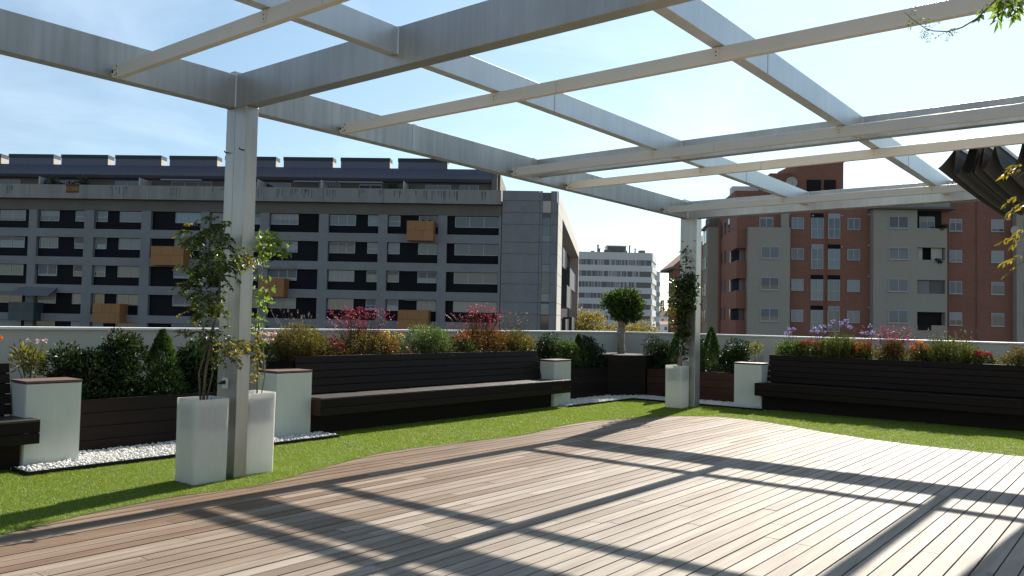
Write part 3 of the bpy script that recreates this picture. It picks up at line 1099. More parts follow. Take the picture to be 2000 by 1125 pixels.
bx('lid', LIDWOOD, t, -6.484, -5.936, 15.046, 15.424, 0.834, 0.858, bevel=0.003)


def low_planter(label, along, a0, a1, pos, ztop, depth, nb, material):
    loc = (pos - depth / 2, (a0 + a1) / 2, 0) if along == 'y' else ((a0 + a1) / 2, pos + depth / 2, 0)
    t = thing('planter_box', label, 'planter', loc, group='low dark board planters along the parapet')
    hgt = ztop / nb
    for i in range(nb):
        z0, z1 = i * hgt + 0.003, (i + 1) * hgt - 0.003
        if along == 'y':
            bx('board', material, t, pos - 0.022, pos, a0, a1, z0, z1, bevel=0.003)
        else:
            bx('board', material, t, a0, a1, pos, pos + 0.022, z0, z1, bevel=0.003)
    if along == 'y':
        bx('core', BLACK, t, pos - depth, pos - 0.023, a0 + 0.004, a1 - 0.004, 0, ztop - 0.03)
        bx('soil', SOIL, t, pos - depth + 0.02, pos - 0.03, a0 + 0.02, a1 - 0.02, ztop - 0.03, ztop - 0.02)
    else:
        bx('core', BLACK, t, a0 + 0.004, a1 - 0.004, pos + 0.023, pos + depth, 0, ztop - 0.03)
        bx('soil', SOIL, t, a0 + 0.02, a1 - 0.02, pos + 0.03, pos + depth - 0.02, ztop - 0.03, ztop - 0.02)
    return t


low_planter('low dark board planter holding the shrubs left of the pair of tall white planters', 'y', 3.90, 6.26, -9.2, 0.60, 0.75, 4, DARKWOOD)
low_planter('low dark board planter of shrubs between the middle bench and the corner tree', 'y', 12.83, 14.845, -9.2, 0.63, 0.75, 4, DARKWOOD)
low_planter('low brown board planter of conifers behind the far post, left of the right bench', 'x', -8.63, -6.49, 15.52, 0.61, 0.75, 4, BROWNWOOD)
t = thing('planter_box', 'taller dark corner planter that holds the small clipped tree', 'planter', (-9.3, 15.5, 0))
CP = [(-9.2, 14.86), (-8.66, 15.5), (-8.66, 16.3), (-9.95, 16.3), (-9.95, 14.86)]
for i in range(6):
    m_ = MB()
    m_.prism(CP, i * 0.147 + 0.003, (i + 1) * 0.147 - 0.003)
    m_.build('board', DARKWOOD, t)
m_ = MB()
m_.prism([(p[0] * 0.98 - 0.186, p[1] * 0.98 + 0.312) for p in CP], 0.0, 0.884)
m_.build('core', BLACK, t)

# tall white planters


def tall_planter(label, x0, x1, y0, y1, h=0.785):
    t = thing('tall_planter', label, 'planter', ((x0 + x1) / 2, (y0 + y1) / 2, 0), group='tall white plastic planters beside the posts')
    r = 0.035
    pts = []
    for cx, cy, a0 in ((x1 - r, y1 - r, 0), (x0 + r, y1 - r, 90), (x0 + r, y0 + r, 180), (x1 - r, y0 + r, 270)):
        for k in range(5):
            a = math.radians(a0 + 22.5 * k)
            pts.append((cx + r * math.cos(a), cy + r * math.sin(a)))
    cx, cy = (x0 + x1) / 2, (y0 + y1) / 2
    ring = lambda s, z: [(cx + (p[0] - cx) * s, cy + (p[1] - cy) * s, z) for p in pts]
    b = MB()
    rings = [ring(0.97, 0.0), ring(1.0, h - 0.012), ring(0.99, h), ring(0.93, h), ring(0.92, h - 0.01), ring(0.92, h - 0.06)]
    n = len(pts)
    for q in rings:
        b.v += q
    for i in range(len(rings) - 1):
        for j in range(n):
            j2 = (j + 1) % n
            b.f.append((i * n + j, i * n + j2, (i + 1) * n + j2, (i + 1) * n + j))
            b.m.append(0)
    b.f.append(tuple(range(n - 1, -1, -1)))
    b.m.append(0)
    o = b.build('shell', PLASTIC, t)
    for p in o.data.polygons:
        p.use_smooth = len(p.vertices) == 4
    o.data.set_sharp_from_angle(angle=math.radians(40)) if hasattr(o.data, 'set_sharp_from_angle') else None
    b = MB()
    b.prism([(p[0], p[1]) for p in ring(0.915, 0)], h - 0.075, h - 0.05)
    b.build('soil', SOIL, t)
    b = MB()
    b.prism([(p[0], p[1]) for p in ring(0.80, 0)], h - 0.30, h - 0.085)
    b.build('inner_pot', BLACK, t)
    return t


tall_planter('tall white planter in front of the near post, holding a tangled climbing plant', -7.235, -6.885, 4.075, 4.43, 0.77)
tall_planter('tall white planter just behind the near post, bright along its right edge', -7.31, -6.96, 4.67, 5.00, 0.79)
tall_planter('tall white planter at the foot of the far post', -7.37, -7.02, 13.92, 14.26, 0.79)

# power sockets on the posts
for (px, py, pz, lab, sc) in ((-7.112, 4.516, 0.895, 'white power socket with a black plug on the near post, above the tall planter', 1.0),
                              (-7.085, 14.284, 0.91, 'small power socket with a black plug on the far post', 0.8)):
    t = thing('power_socket', lab, 'socket', (px, py, pz))
    bx('cover_plate', SOCKETP, t, px - 0.045 * sc, px + 0.045 * sc, py - 0.018, py, pz - 0.05 * sc, pz + 0.05 * sc, bevel=0.006)
    b = MB()
    b.tube([(px + 0.01, py - 0.018, pz + 0.008), (px, py - 0.05, pz + 0.004), (px - 0.02, py - 0.06, pz - 0.002)], 0.020, 0.012, 8)
    b.build('plug', RUBBER, t, smooth=True)
    b = MB()
    b.tube([(px - 0.02, py - 0.06, pz - 0.002), (px - 0.055, py - 0.07, pz - 0.005), (px - 0.075, py - 0.075, pz - 0.04), (px - 0.077, py - 0.08, pz - 0.10), (px - 0.07, py - 0.11, pz - 0.16)], 0.0055, 0.005, 6)
    b.build('cable', RUBBER, t, smooth=True)
L_DARKMID = leafmat('tree_leaf', (0.022, 0.045, 0.010), (0.065, 0.105, 0.022), trans=0.3)
# ------------------------------------------------------------ shrubs in the planters and bench troughs
SH = 'clipped dark shrubs and conifers along the parapet'


def shrub(label, x, y, z0, z1, r, n, seed, material=None, L=0.05, W=0.026, name='shrub', ry=None, k=14, group=SH):
    t = thing(name, label, 'shrub', (x, y, z0), group=group)
    stems(t, x, y, z0, z1 - 0.05, r * 0.8, (ry or r) * 0.8, 6, 0.012, BARK, seed)
    bush(t, x, y, z0 - 0.10, z1, r * 1.22, (ry or r) * 1.22, int(n * 1.7), L, W, material or L_DARK, seed + 1, k + 10)
    return t


def cypress(label, x, y, z0, z1, r, n, seed):
    t = thing('conifer', label, 'conifer', (x, y, z0), group=SH)
    b = MB()
    b.tube([(x, y, z0), (x, y, z0 + (z1 - z0) * 0.8)], 0.016, 0.005, 6)
    b.build('trunk', BARK, t)
    conifer(t, x, y, z0 - 0.04, z1, r * 1.2, int(n * 1.4), L_CONIFER, seed)
    return t


ZS = 0.57
shrub('dark glossy round shrub nearest the left pedestal in the low planter', -9.55, 4.20, ZS, 1.30, 0.26, 2600, 101)
shrub('tallest dark glossy shrub, standing between the other left shrub and a feathery conifer', -9.55, 4.66, ZS, 1.38, 0.27, 3000, 102)
cypress('feathery green conifer between dark shrubs, left of the near post', -9.55, 5.18, ZS, 1.34, 0.28, 4200, 103)
shrub('dark shrub partly hidden behind the near post and its climber, left side', -9.55, 5.60, ZS, 1.29, 0.22, 1800, 104)
shrub('dark shrub directly behind the near post, beside the near-end pedestal', -9.55, 5.98, ZS, 1.36, 0.24, 1800, 105)
t = thing('oleander', 'small yellow-green oleander with pinkish tips behind the leftmost pedestal', 'shrub', (-9.75, 3.78, 0.6))
stems(t, -9.75, 3.78, 0.6, 1.2, 0.16, 0.16, 7, 0.008, STEMG, 106)
bush(t, -9.75, 3.78, 0.78, 1.25, 0.19, 0.20, 420, 0.085, 0.02, L_OLEANDER, 107, 12, up=1.0)
flower_heads(t, [(-9.7, 3.78 + q, 1.22) for q in (-0.06, 0.05, 0.12)], 0.02, 9, 0.03, 0.02, F_PALE, 108)
t = thing('marigold', 'clump of orange flowers in the cut-off left bench back', 'flowering plant', (-9.5, 3.2, 0.96))
bush(t, -9.5, 3.18, 0.96, 1.28, 0.14, 0.16, 500, 0.045, 0.018, L_GAURA, 109, 8)
flower_heads(t, [(-9.45, 3.1 + 0.05 * i, 1.2 + 0.03 * (i % 3)) for i in range(6)], 0.025, 24, 0.03, 0.018, F_ORANGE, 110)

# corner left
shrub('dark shrub with pale-tipped leaves just past the middle bench, behind the sunlit pedestal', -9.6, 13.22, ZS, 1.36, 0.30, 2200, 111)
shrub('loose dark green shrub between the bench-end shrub and a slim conifer', -9.55, 13.76, ZS, 1.28, 0.27, 1800, 112, material=L_MID)
cypress('slim dark conifer behind the sunlit pedestal at the bench end', -9.5, 14.18, ZS, 1.29, 0.20, 2600, 113)
shrub('broad dark shrub left of the small clipped tree', -9.58, 14.62, ZS, 1.33, 0.34, 3000, 114)
# corner right
shrub('round dark shrub between the clipped tree and the far post', -8.62, 16.1, ZS, 1.38, 0.33, 2600, 115)
cypress('slim conifer just left of the far post, partly behind its climber', -8.15, 15.9, ZS, 1.38, 0.22, 2600, 116)
shrub('dark shrub mostly hidden directly behind the far post', -7.72, 16.15, ZS, 1.38, 0.22, 1500, 117)
cypress('pointed conifer just right of the far post, tallest of the far row', -7.35, 15.9, ZS, 1.50, 0.27, 3800, 118)
shrub('broad dark shrub between the pointed conifer and the small oleander', -6.85, 15.95, ZS, 1.36, 0.32, 2600, 119)
t = thing('oleander', 'thin pale oleander of open twigs above the pedestal by the right bench', 'shrub', (-6.38, 15.95, 0.6))
stems(t, -6.38, 15.95, 0.6, 1.2, 0.2, 0.15, 6, 0.008, BARK, 120)
bush(t, -6.38, 15.95, 0.95, 1.23, 0.19, 0.15, 230, 0.075, 0.018, L_OLEANDER, 121, 9, up=1.0)

# clipped tree in the corner
t = thing('clipped_tree', 'small clipped ball-headed tree with a knotty pale trunk in the corner planter', 'tree', (-9.5, 15.87, 0.87))
b = MB()
rng_ = random.Random(5)
pth = [(-9.5 + rng_.uniform(-.012, .012), 15.875 + rng_.uniform(-.012, .012), 0.85 + i * 0.085) for i in range(11)]
b.tube(pth, 0.085, 0.062, 9)
for i in range(26):
    a, z = rng_.uniform(0, 6.28), rng_.uniform(0.9, 1.6)
    b.tube([(-9.5 + 0.05 * math.cos(a), 15.875 + 0.05 * math.sin(a), z), (-9.5 + 0.1 * math.cos(a), 15.875 + 0.1 * math.sin(a), z + 0.02)], 0.03, 0.014, 6)
b.build('trunk', PALEBARK, t, smooth=True)
b = MB()
for i in range(9):
    a = i * 0.7
    b.tube([(-9.5, 15.875, 1.6), (-9.5 + 0.25 * math.cos(a), 15.875 + 0.25 * math.sin(a), 1.85), (-9.5 + 0.45 * math.cos(a), 15.875 + 0.45 * math.sin(a), 2.0 + 0.1 * (i % 3))], 0.03, 0.008, 5)
b.build('limbs', BARK, t)
bush(t, -9.5, 15.875, 1.60, 2.33, 0.56, 0.64, 4600, 0.085, 0.052, L_DARKMID, 131, 22, up=0.3, name='crown')
bush(t, -9.5, 15.875, 1.62, 2.36, 0.64, 0.72, 700, 0.095, 0.05, L_MID, 132, 40, up=0.7, name='outer_shoots')['kind'] = 'stuff'

# ---- plants in the back of the middle bench
ZB_ = 0.965
XM = -9.50


def rosemary(label, x, y, z1, rx, ry, seed, material=L_ROSEMARY, n=230, seeds=0, z_seed=1.6):
    t = thing('rosemary', label, 'shrub', (x, y, ZB_), group='rosemary-like bushes in the bench backs')
    spikes(t, x, y, ZB_ - 0.04, z1, rx * 1.1, ry * 1.12, int(n * 1.6), 40, 0.034, 0.008, material, seed)
    stems(t, x, y, ZB_, z1 - 0.1, rx * .7, ry * .7, 14, 0.005, BARK, seed)
    if seeds:
        rg = np.random.default_rng(seed + 5)
        a = rg.uniform(-1, 1, (seeds, 2)) * np.array([rx * .8, ry * 1.0])
        tops = np.stack([x + a[:, 0], y + a[:, 1], z_seed - rg.uniform(0, 0.26, seeds)], 1)
        b = MB()
        for p in tops:
            b.tube([(x + (p[0] - x) * .5, y + (p[1] - y) * .6, z1 - 0.2), tuple(p)], 0.0022, 0.0016, 3, caps=False)
        b.build('flower_stem', STEMG, t)
        flower_heads(t, np.concatenate([tops, tops + np.array([0, 0, .02])]), 0.008, 8, 0.016, 0.009, F_SEED, seed + 6)
    return t


def gaura(label, x, y, zf, z1, rx, ry, seed, leafm, petal, nst=110, nl=2400, edge=None):
    t = thing('gaura', label, 'flowering plant', (x, y, ZB_), group='gaura clumps with pink sprays in the bench backs')
    bush(t, x, y, ZB_ - 0.14, zf, rx * 1.15, ry * 1.1, nl * 2, 0.036, 0.015, leafm, seed, 30, up=0.8)
    if edge:
        bush(t, x + 0.12, y + edge[0], ZB_ - .08, edge[1], rx * .9, 0.34, 1300, 0.03, 0.016, L_GAURARED, seed + 9, 9, up=0.7, name='red_foliage')
    rg = np.random.default_rng(seed + 2)
    a = rg.normal(size=(nst, 2)) * np.array([rx * .5, ry * .52])
    tops = np.stack([x + a[:, 0], y + a[:, 1], z1 - (z1 - zf + 0.06) * rg.uniform(0, 1, nst) ** 1.3 - 0.08 * (a[:, 1] / ry) ** 2], 1)
    b = MB()
    for p in tops:
        b.tube([(x + (p[0] - x) * .4, y + (p[1] - y) * .6, zf - 0.2), (x + (p[0] - x) * .8, y + (p[1] - y) * .85, (zf + p[2]) / 2), tuple(p)], 0.0028, 0.0016, 3, caps=False)
    b.build('flower_stem', L_GAURARED, t)
    fl = np.concatenate([tops] + [tops + rg.normal(0, 1, (nst, 3)) * np.array([0.018, 0.018, 0.03]) - np.array([0, 0, 0.05 * k]) for k in range(2)])
    flower_heads(t, fl, 0.009, 4, 0.017, 0.011, petal, seed + 3)
    return t


def lowflowers(name, label, x, y, z1, rx, ry, petal, nfl, seed, leafm=L_MID, head=0.02, pet=14, pl=0.022, group=None):
    t = thing(name, label, 'flowering plant', (x, y, ZB_), group=group)
    bush(t, x, y, ZB_ - 0.14, z1 - 0.01, rx * 1.45, ry * 1.6, 1700, 0.035, 0.016, leafm, seed, 12)
    rg = np.random.default_rng(seed + 1)
    d = sphere_dirs(nfl, rg)
    d[:, 2] = np.abs(d[:, 2])
    C = np.array([x, y, (ZB_ + z1) / 2]) + d * np.array([rx, ry, (z1 - ZB_) / 2])
    flower_heads(t, C, head, pet, pl, pl * .7, petal, seed + 2, up=0.2)
    return t


rosemary('feathery yellow-brown rosemary-like bush at the near end of the middle bench', XM, 7.17, 1.50, 0.32, 0.40, 141, n=300, seeds=26, z_seed=1.64)
t = thing('oleander', 'pale pink flower cluster showing right of the near post, above a planter', 'flowering plant', (XM, 6.58, 0.6))
stems(t, XM, 6.58, 0.6, 1.28, 0.14, 0.14, 5, 0.008, STEMG, 151)
bush(t, XM, 6.58, 0.85, 1.25, 0.2, 0.22, 380, 0.075, 0.02, L_MID, 152, 9, up=0.8)
flower_heads(t, [(XM + 0.05 * math.cos(i * 2.4), 6.60 + 0.13 * math.sin(i * 1.7), 1.26 + 0.05 * math.cos(i * 3.1)) for i in range(16)], 0.03, 14, 0.03, 0.024, F_PALE, 153)
lowflowers('red_flower_clump', 'small clump of deep red flowers between the yellow-brown bush and a gaura', XM + .08, 7.66, 1.24, 0.17, 0.20, F_RED, 42, 155)
gaura('big gaura with pink sprays above bronze foliage, left part of the middle bench back', XM, 8.25, 1.42, 1.72, 0.30, 0.58, 161, L_GAURA, F_PINK, nst=130, edge=(0.36, 1.36))
lowflowers('yellow_flower_clump', 'few yellow flowers left of the round blue-green bush', XM - .05, 8.98, 1.38, 0.18, 0.22, F_YELLOW, 14, 167, head=0.03, pet=16, pl=0.03)
t = thing('santolina', 'round blue-green bush in the centre of the middle bench back', 'shrub', (XM, 9.75, ZB_))
bush(t, XM, 9.75, ZB_ - 0.2, 1.50, 0.42, 0.80, 9000, 0.038, 0.012, L_BLUEGREEN, 171, 34, up=0.8)
stems(t, XM, 9.75, ZB_, 1.35, 0.3, 0.5, 14, 0.006, BARK, 172)
lowflowers('marigold', 'small orange flowers right of the round blue-green bush on the middle bench', XM + .1, 10.44, 1.33, 0.18, 0.20, F_ORANGE, 10, 175, head=0.03, pet=18, pl=0.03)
gaura('gaura with crimson sprays over reddish foliage, right part of the middle bench back', XM, 11.0, 1.50, 1.84, 0.30, 0.66, 181, L_GAURARED, F_CRIMSON, nst=120, edge=(0.4, 1.50))
rosemary('yellow-brown rosemary-like bush with dry seed heads at the far end of the middle bench', XM, 12.0, 1.45, 0.32, 0.42, 191, n=280, seeds=60, z_seed=1.72)

# ---- plants in the back of the right bench
YR = 15.82


def agapanthus(label, x, y, z1, seed, n=7):
    t = thing('agapanthus', label, 'flowering plant', (x, y, ZB_), group='lilac agapanthus flowers behind the right bench')
    rg = np.random.default_rng(seed)
    tops = np.stack([x + rg.uniform(-.2, .2, n), y + rg.uniform(-.12, .12, n), z1 - rg.uniform(0, 0.16, n)], 1)
    b = MB()
    for p in tops:
        b.tube([(x + (p[0] - x) * .4, y + (p[1] - y) * .4, ZB_), tuple(p)], 0.005, 0.004, 5, caps=False)
    b.build('flower_stem', STEMG, t)
    flower_heads(t, tops, 0.045, 20, 0.036, 0.011, F_PURPLE, seed + 1, up=0.25)
    m_ = 60
    P = np.stack([x + rg.uniform(-.1, .1, m_), y + rg.uniform(-.08, .08, m_), np.full(m_, ZB_)], 1)
    D = np.stack([rg.normal(0, .5, m_), rg.normal(0, .4, m_), np.ones(m_)], 1)
    leaves('strap_leaf', L_MID, t, P, D, 0.36, 0.022, rg, fold=0.1)
    return t


t = thing('boxwood', 'low green small-leaved bush at the left end of the right bench', 'shrub', (-5.62, YR, ZB_))
bush(t, -5.62, YR, ZB_ - .12, 1.36, 0.44, 0.32, 4600, 0.03, 0.018, L_MID, 201, 20, up=0.6)
stems(t, -5.62, YR, ZB_, 1.25, 0.3, 0.2, 9, 0.006, BARK, 202)
agapanthus('lilac agapanthus heads farthest left, standing above the wall left of the red clump', -5.75, YR + .2, 1.54, 211, 4)
agapanthus('lilac agapanthus group right above the red flower clump', -5.22, YR + .2, 1.62, 213, 8)
agapanthus('tallest lilac agapanthus group, behind the dark green rosemary bush', -4.80, YR + .22, 1.70, 215, 9)
agapanthus('lilac agapanthus group between the dark green bush and the pink sprays', -4.38, YR + .2, 1.61, 217, 6)
lowflowers('red_flower_clump', 'bright red flower clump left of the dark green bush on the right bench', -5.28, YR - .05, 1.31, 0.24, 0.18, F_RED, 95, 221)
rosemary('dark green upright rosemary bush left of centre in the right bench back', -4.76, YR - .02, 1.50, 0.38, 0.28, 225, material=L_ROSEGREEN, n=260)
lowflowers('marigold', 'left cluster of orange marigolds beside the dark green rosemary bush', -4.32, YR - .1, 1.33, 0.15, 0.14, F_ORANGE, 12, 229, leafm=L_GAURA, head=0.035, pet=22, pl=0.032)
gaura('gaura of fine pink sprays in the right bench back, between two marigold clusters', -3.85, YR + .02, 1.37, 1.60, 0.46, 0.28, 231, L_GAURA, F_PINK, nst=110, nl=2200)
lowflowers('marigold', 'right cluster of orange marigolds, below the right end of the pink sprays', -3.38, YR - .08, 1.34, 0.16, 0.14, F_ORANGE, 13, 239, leafm=L_GAURA, head=0.035, pet=22, pl=0.032)
rosemary('yellow-green rosemary bush with dry seed heads in the right bench back', -2.9, YR, 1.46, 0.46, 0.30, 241, material=L_ROSEGREEN, n=280, seeds=55, z_seed=1.58)
lowflowers('red_flower_clump', 'low crimson flower clump right of the seed-headed bush on the right bench', -2.45, YR - .05, 1.21, 0.22, 0.16, F_RED, 70, 247)
t = thing('heather', 'low brownish bush at the right end of the right bench', 'shrub', (-1.85, YR, ZB_))
bush(t, -1.85, YR, ZB_ - .12, 1.33, 0.44, 0.32, 4600, 0.028, 0.012, L_GAURA, 251, 20, up=0.6)
stems(t, -1.85, YR, ZB_, 1.25, 0.3, 0.2, 9, 0.006, BARK, 252)

rosemary('green rosemary bush outside the right frame edge on the right bench', -1.0, YR, 1.42, 0.36, 0.28, 261, material=L_ROSEGREEN, n=180)
# low undergrowth filling the troughs and planters between the named plants
def undergrowth(x0, x1, y0, y1, z0, z1, n, material, seed, L=0.05, W=0.02):
    rg_ = np.random.default_rng(seed)
    X_, Y_ = rg_.uniform(x0, x1, n), rg_.uniform(y0, y1, n)
    top = z0 + (z1 - z0) * (0.6 + 0.4 * np.sin(X_ * 9 + seed) * np.sin(Y_ * 7 + seed))
    P_ = np.stack([X_, Y_, z0 + (top - z0) * rg_.uniform(0, 1, n)], 1)
    D_ = np.stack([rg_.normal(0, .7, n), rg_.normal(0, .7, n), rg_.uniform(.2, 1.3, n)], 1)
    return leaves('ground_cover', material, None, P_, D_, L, W, rg_, kind='stuff')


undergrowth(-9.78, -9.2, 6.85, 12.22, 0.95, 1.20, 6500, L_GAURA, 401, 0.045, 0.016)
undergrowth(-5.9, 0.1, 15.47, 16.02, 0.95, 1.19, 6500, L_ROSEGREEN, 402, 0.045, 0.016)
undergrowth(-9.92, -9.24, 3.95, 6.22, 0.56, 0.86, 4200, L_DARK, 403)
undergrowth(-9.92, -9.24, 12.88, 14.8, 0.58, 0.88, 3400, L_DARK, 404)
undergrowth(-8.6, -6.52, 15.56, 16.24, 0.57, 0.86, 3400, L_DARK, 405)

# ---- climbers on the posts
rg = np.random.default_rng(300)


def along(path, n, rg, lo=0.0, hi=1.0):
    path = np.array(path, float)
    s = rg.uniform(lo, hi, n) * (len(path) - 1)
    i = np.minimum(s.astype(int), len(path) - 2)
    f = (s - i)[:, None]
    return path[i] * (1 - f) + path[i + 1] * f


t = thing('climbing_plant', 'bushy climbing plant with feathery leaves in front of the near post, tangled round it', 'climber', (-7.06, 4.25, 0.7), group='climbing plants on the pergola posts')
PA = [(-7.06, 4.25, 0.70), (-7.04, 4.25, 1.0), (-6.98, 4.27, 1.35), (-6.93, 4.28, 1.65), (-6.90, 4.29, 1.95), (-6.93, 4.30, 2.2), (-6.88, 4.30, 2.38)]
b = MB()
b.tube(PA, 0.014, 0.005, 6)
b.tube([(-7.08, 4.24, 0.70), (-7.10, 4.22, 1.0), (-7.02, 4.26, 1.3), (-6.97, 4.3, 1.6), (-7.05, 4.2, 1.85)], 0.010, 0.004, 6)
b.tube([(-7.05, 4.27, 0.70), (-7.0, 4.3, 1.0), (-6.95, 4.25, 1.22), (-6.7, 4.22, 1.22), (-6.52, 4.2, 1.15)], 0.008, 0.003, 6)
b.tube([(-6.93, 4.28, 1.6), (-7.1, 4.2, 1.8), (-7.22, 4.15, 2.0)], 0.005, 0.002, 5)
b.tube([(-6.92, 4.28, 1.9), (-6.7, 4.25, 2.05), (-6.5, 4.22, 2.06)], 0.005, 0.002, 5)
b.build('stem', BARK, t, smooth=True)
CL = [(-6.99, 2.40), (-7.11, 2.30), (-6.89, 2.30), (-7.22, 2.34), (-7.04, 2.13), (-6.84, 2.11), (-6.66, 2.12), (-6.93, 2.0), (-6.77, 2.01), (-7.09, 1.98), (-6.92, 1.9), (-7.13, 1.88), (-7.12, 1.77)]
CM = [(-7.07, 1.67), (-6.91, 1.69), (-7.13, 1.56), (-6.78, 1.6), (-7.01, 1.38), (-7.10, 1.33), (-6.88, 1.37), (-6.6, 2.08)]
CY = [(-6.65, 1.29), (-6.52, 1.29), (-6.49, 1.22), (-6.42, 1.30), (-6.71, 1.22), (-7.17, 1.56), (-7.24, 2.36), (-6.47, 2.05)]


def sprays(cl, per, seed, spread, L, nm, material, lw):
    rg_ = np.random.default_rng(seed)
    P0, D0 = [], []
    for (cx_, cz_) in cl:
        for k in range(per):
            P0.append((cx_ + rg_.normal(0, spread), 4.25 + rg_.normal(0, .07), cz_ + rg_.normal(0, spread * .7)))
            out_ = (cx_ + 6.95) * 3.0
            D0.append((out_ + rg_.normal(0, .7), rg_.normal(-.25, .6), rg_.normal(.05, .3)))
    PP, DD = pinnate(P0, D0, 6, L, rg_, 1.1)
    return leaves(nm, material, t, PP, DD, lw, lw * .42, rg_)


sprays(CL, 7, 311, 0.05, 0.17, 'foliage', L_DARKVINE, 0.056)
sprays(CL, 3, 312, 0.06, 0.18, 'outer_foliage', L_VINE, 0.05)
sprays(CM, 7, 313, 0.04, 0.15, 'foliage', L_VINE, 0.048)
sprays(CY, 4, 314, 0.03, 0.13, 'yellowing_foliage', L_YELLOW, 0.045)
sprays([(-6.65, 1.3), (-6.8, 1.3), (-6.95, 1.3), (-6.72, 1.18)], 4, 315, 0.05, 0.15, 'foliage', L_DARKVINE, 0.045)

t = thing('climbing_plant', 'slender climber with bright broad leaves on the right of the near post', 'climber', (-7.06, 4.85, 0.7), group='climbing plants on the pergola posts')
PBp = [(-7.07, 4.84, 0.72), (-7.05, 4.82, 1.1), (-7.03, 4.80, 1.5), (-7.02, 4.80, 1.9), (-6.98, 4.80, 2.2), (-6.80, 4.82, 2.32), (-6.68, 4.82, 2.22)]
b = MB()
b.tube(PBp, 0.008, 0.003, 6)
b.tube([(-7.04, 4.86, 0.72), (-6.98, 4.86, 0.95), (-7.0, 4.84, 1.25), (-7.04, 4.8, 1.5)], 0.006, 0.003, 5)
b.build('stem', STEMG, t, smooth=True)
CB = [(-7.00, 2.33, 26), (-6.87, 2.31, 30), (-6.75, 2.25, 26), (-6.70, 2.18, 14), (-6.92, 2.22, 26), (-7.0, 2.20, 22), (-7.03, 2.09, 16), (-7.04, 1.93, 10), (-7.0, 1.80, 18), (-6.97, 1.74, 10), (-7.03, 1.62, 14), (-7.04, 1.50, 14), (-7.05, 1.40, 12), (-7.06, 1.30, 8)]
P0 = np.concatenate([np.array([cx_, 4.81, cz_]) + rg.normal(0, 1, (n_, 3)) * np.array([.04, .05, .04]) for (cx_, cz_, n_) in CB])
D0 = np.stack([rg.normal(.3, .7, len(P0)), rg.normal(-.2, .7, len(P0)), rg.normal(-.35, .5, len(P0))], 1)
leaves('foliage', L_VINEBRIGHT, t, P0, D0, 0.075, 0.045, rg)
P0 = along(PBp, 60, rg, .05, .30) + rg.normal(0, .02, (60, 3))
D0 = np.stack([rg.normal(.1, .7, 60), rg.normal(-.1, .7, 60), rg.normal(.1, .6, 60)], 1)
leaves('yellowing_foliage', L_YELLOW, t, P0, D0, 0.05, 0.03, rg)

t = thing('climbing_plant', 'dense dark climber wound up the far post from its white planter', 'climber', (-7.1, 14.1, 0.7), group='climbing plants on the pergola posts')
PCp = [(-7.14, 14.1, 0.72), (-7.13, 14.1, 1.0), (-7.10, 14.1, 1.3), (-7.12, 14.1, 1.6), (-7.08, 14.1, 1.9), (-7.06, 14.12, 2.3), (-7.08, 14.15, 2.6), (-7.1, 14.2, 3.05)]
b = MB()
b.tube(PCp, 0.022, 0.004, 6)
b.tube([(-7.20, 14.1, 0.72), (-7.09, 14.05, 1.1), (-7.16, 14.08, 1.4), (-7.08, 14.1, 1.8)], 0.016, 0.006, 6)
b.build('stem', PALEBARK, t, smooth=True)
P0 = np.concatenate([along(PCp, 1300, rg, .56, .77) + rg.normal(0, 1, (1300, 3)) * np.array([.11, .1, .07]), along(PCp, 560, rg, .3, .58) + rg.normal(0, 1, (560, 3)) * np.array([.065, .07, .05]),
                     along(PCp, 110, rg, .12, .32) + rg.normal(0, .05, (110, 3)), along(PCp, 60, rg, .8, 1) + rg.normal(0, .05, (60, 3))])
D0 = np.stack([rg.normal(0, .8, len(P0)), rg.normal(-.3, .7, len(P0)), rg.normal(-.1, .6, len(P0))], 1)
leaves('foliage', L_DARKVINE, t, P0, D0, 0.075, 0.048, rg)
P0 = np.array([-7.27, 14.05, 1.72]) + rg.normal(0, 1, (90, 3)) * np.array([.05, .06, .13])
D0 = np.stack([rg.normal(-.4, .7, 90), rg.normal(-.2, .6, 90), rg.normal(0, .6, 90)], 1)
leaves('yellowing_foliage', L_YELLOW, t, P0, D0, 0.06, 0.03, rg)

t = thing('climbing_plant', 'climber hanging in from the right edge with yellow-green leaves and a bare twig', 'climber', (-0.02, 4.76, 0.7), group='climbing plants on the pergola posts')
b = MB()
b.tube([(-0.02, 4.76, 0.7), (-0.16, 4.78, 1.2), (-0.42, 4.80, 1.9), (-0.45, 4.82, 2.6), (-0.50, 4.80, 3.25), (-0.55, 4.78, 3.55)], 0.014, 0.006, 6)
b.tube([(-0.50, 4.80, 3.28), (-0.66, 4.76, 3.25), (-0.74, 4.70, 3.15), (-0.80, 4.66, 3.105), (-0.86, 4.62, 3.085), (-0.915, 4.57, 3.085), (-0.95, 4.54, 3.10), (-1.0, 4.50, 3.145), (-1.03, 4.48, 3.18)], 0.005, 0.0015, 5)
for z in (2.35, 2.2, 2.03, 1.9):
    b.tube([(-0.46, 4.81, z - 0.02), (-0.53, 4.85, z + 0.03), (-0.585, 4.87, z - 0.01)], 0.004, 0.002, 5)
b.build('stem', BARK, t, smooth=True)
P0, D0 = [], []
for z in (2.37, 2.22, 2.05, 1.92):
    for k in range(3):
        P0.append((-0.55 + rg.uniform(-.025, .02), 4.86 + rg.uniform(-.03, .03), z + rg.uniform(-.03, .03)))
        D0.append((-1 + rg.normal(0, .3), rg.normal(0, .3), rg.normal(-.1, .35)))
PP, DD = pinnate(P0, D0, 3, 0.08, rg, 0.9)
leaves('yellowing_foliage', L_YELLOW, t, PP, DD, 0.05, 0.014, rg)
P0 = along([(-0.50, 4.80, 3.26), (-0.66, 4.76, 3.25)], 14, rg) + rg.normal(0, .02, (14, 3))
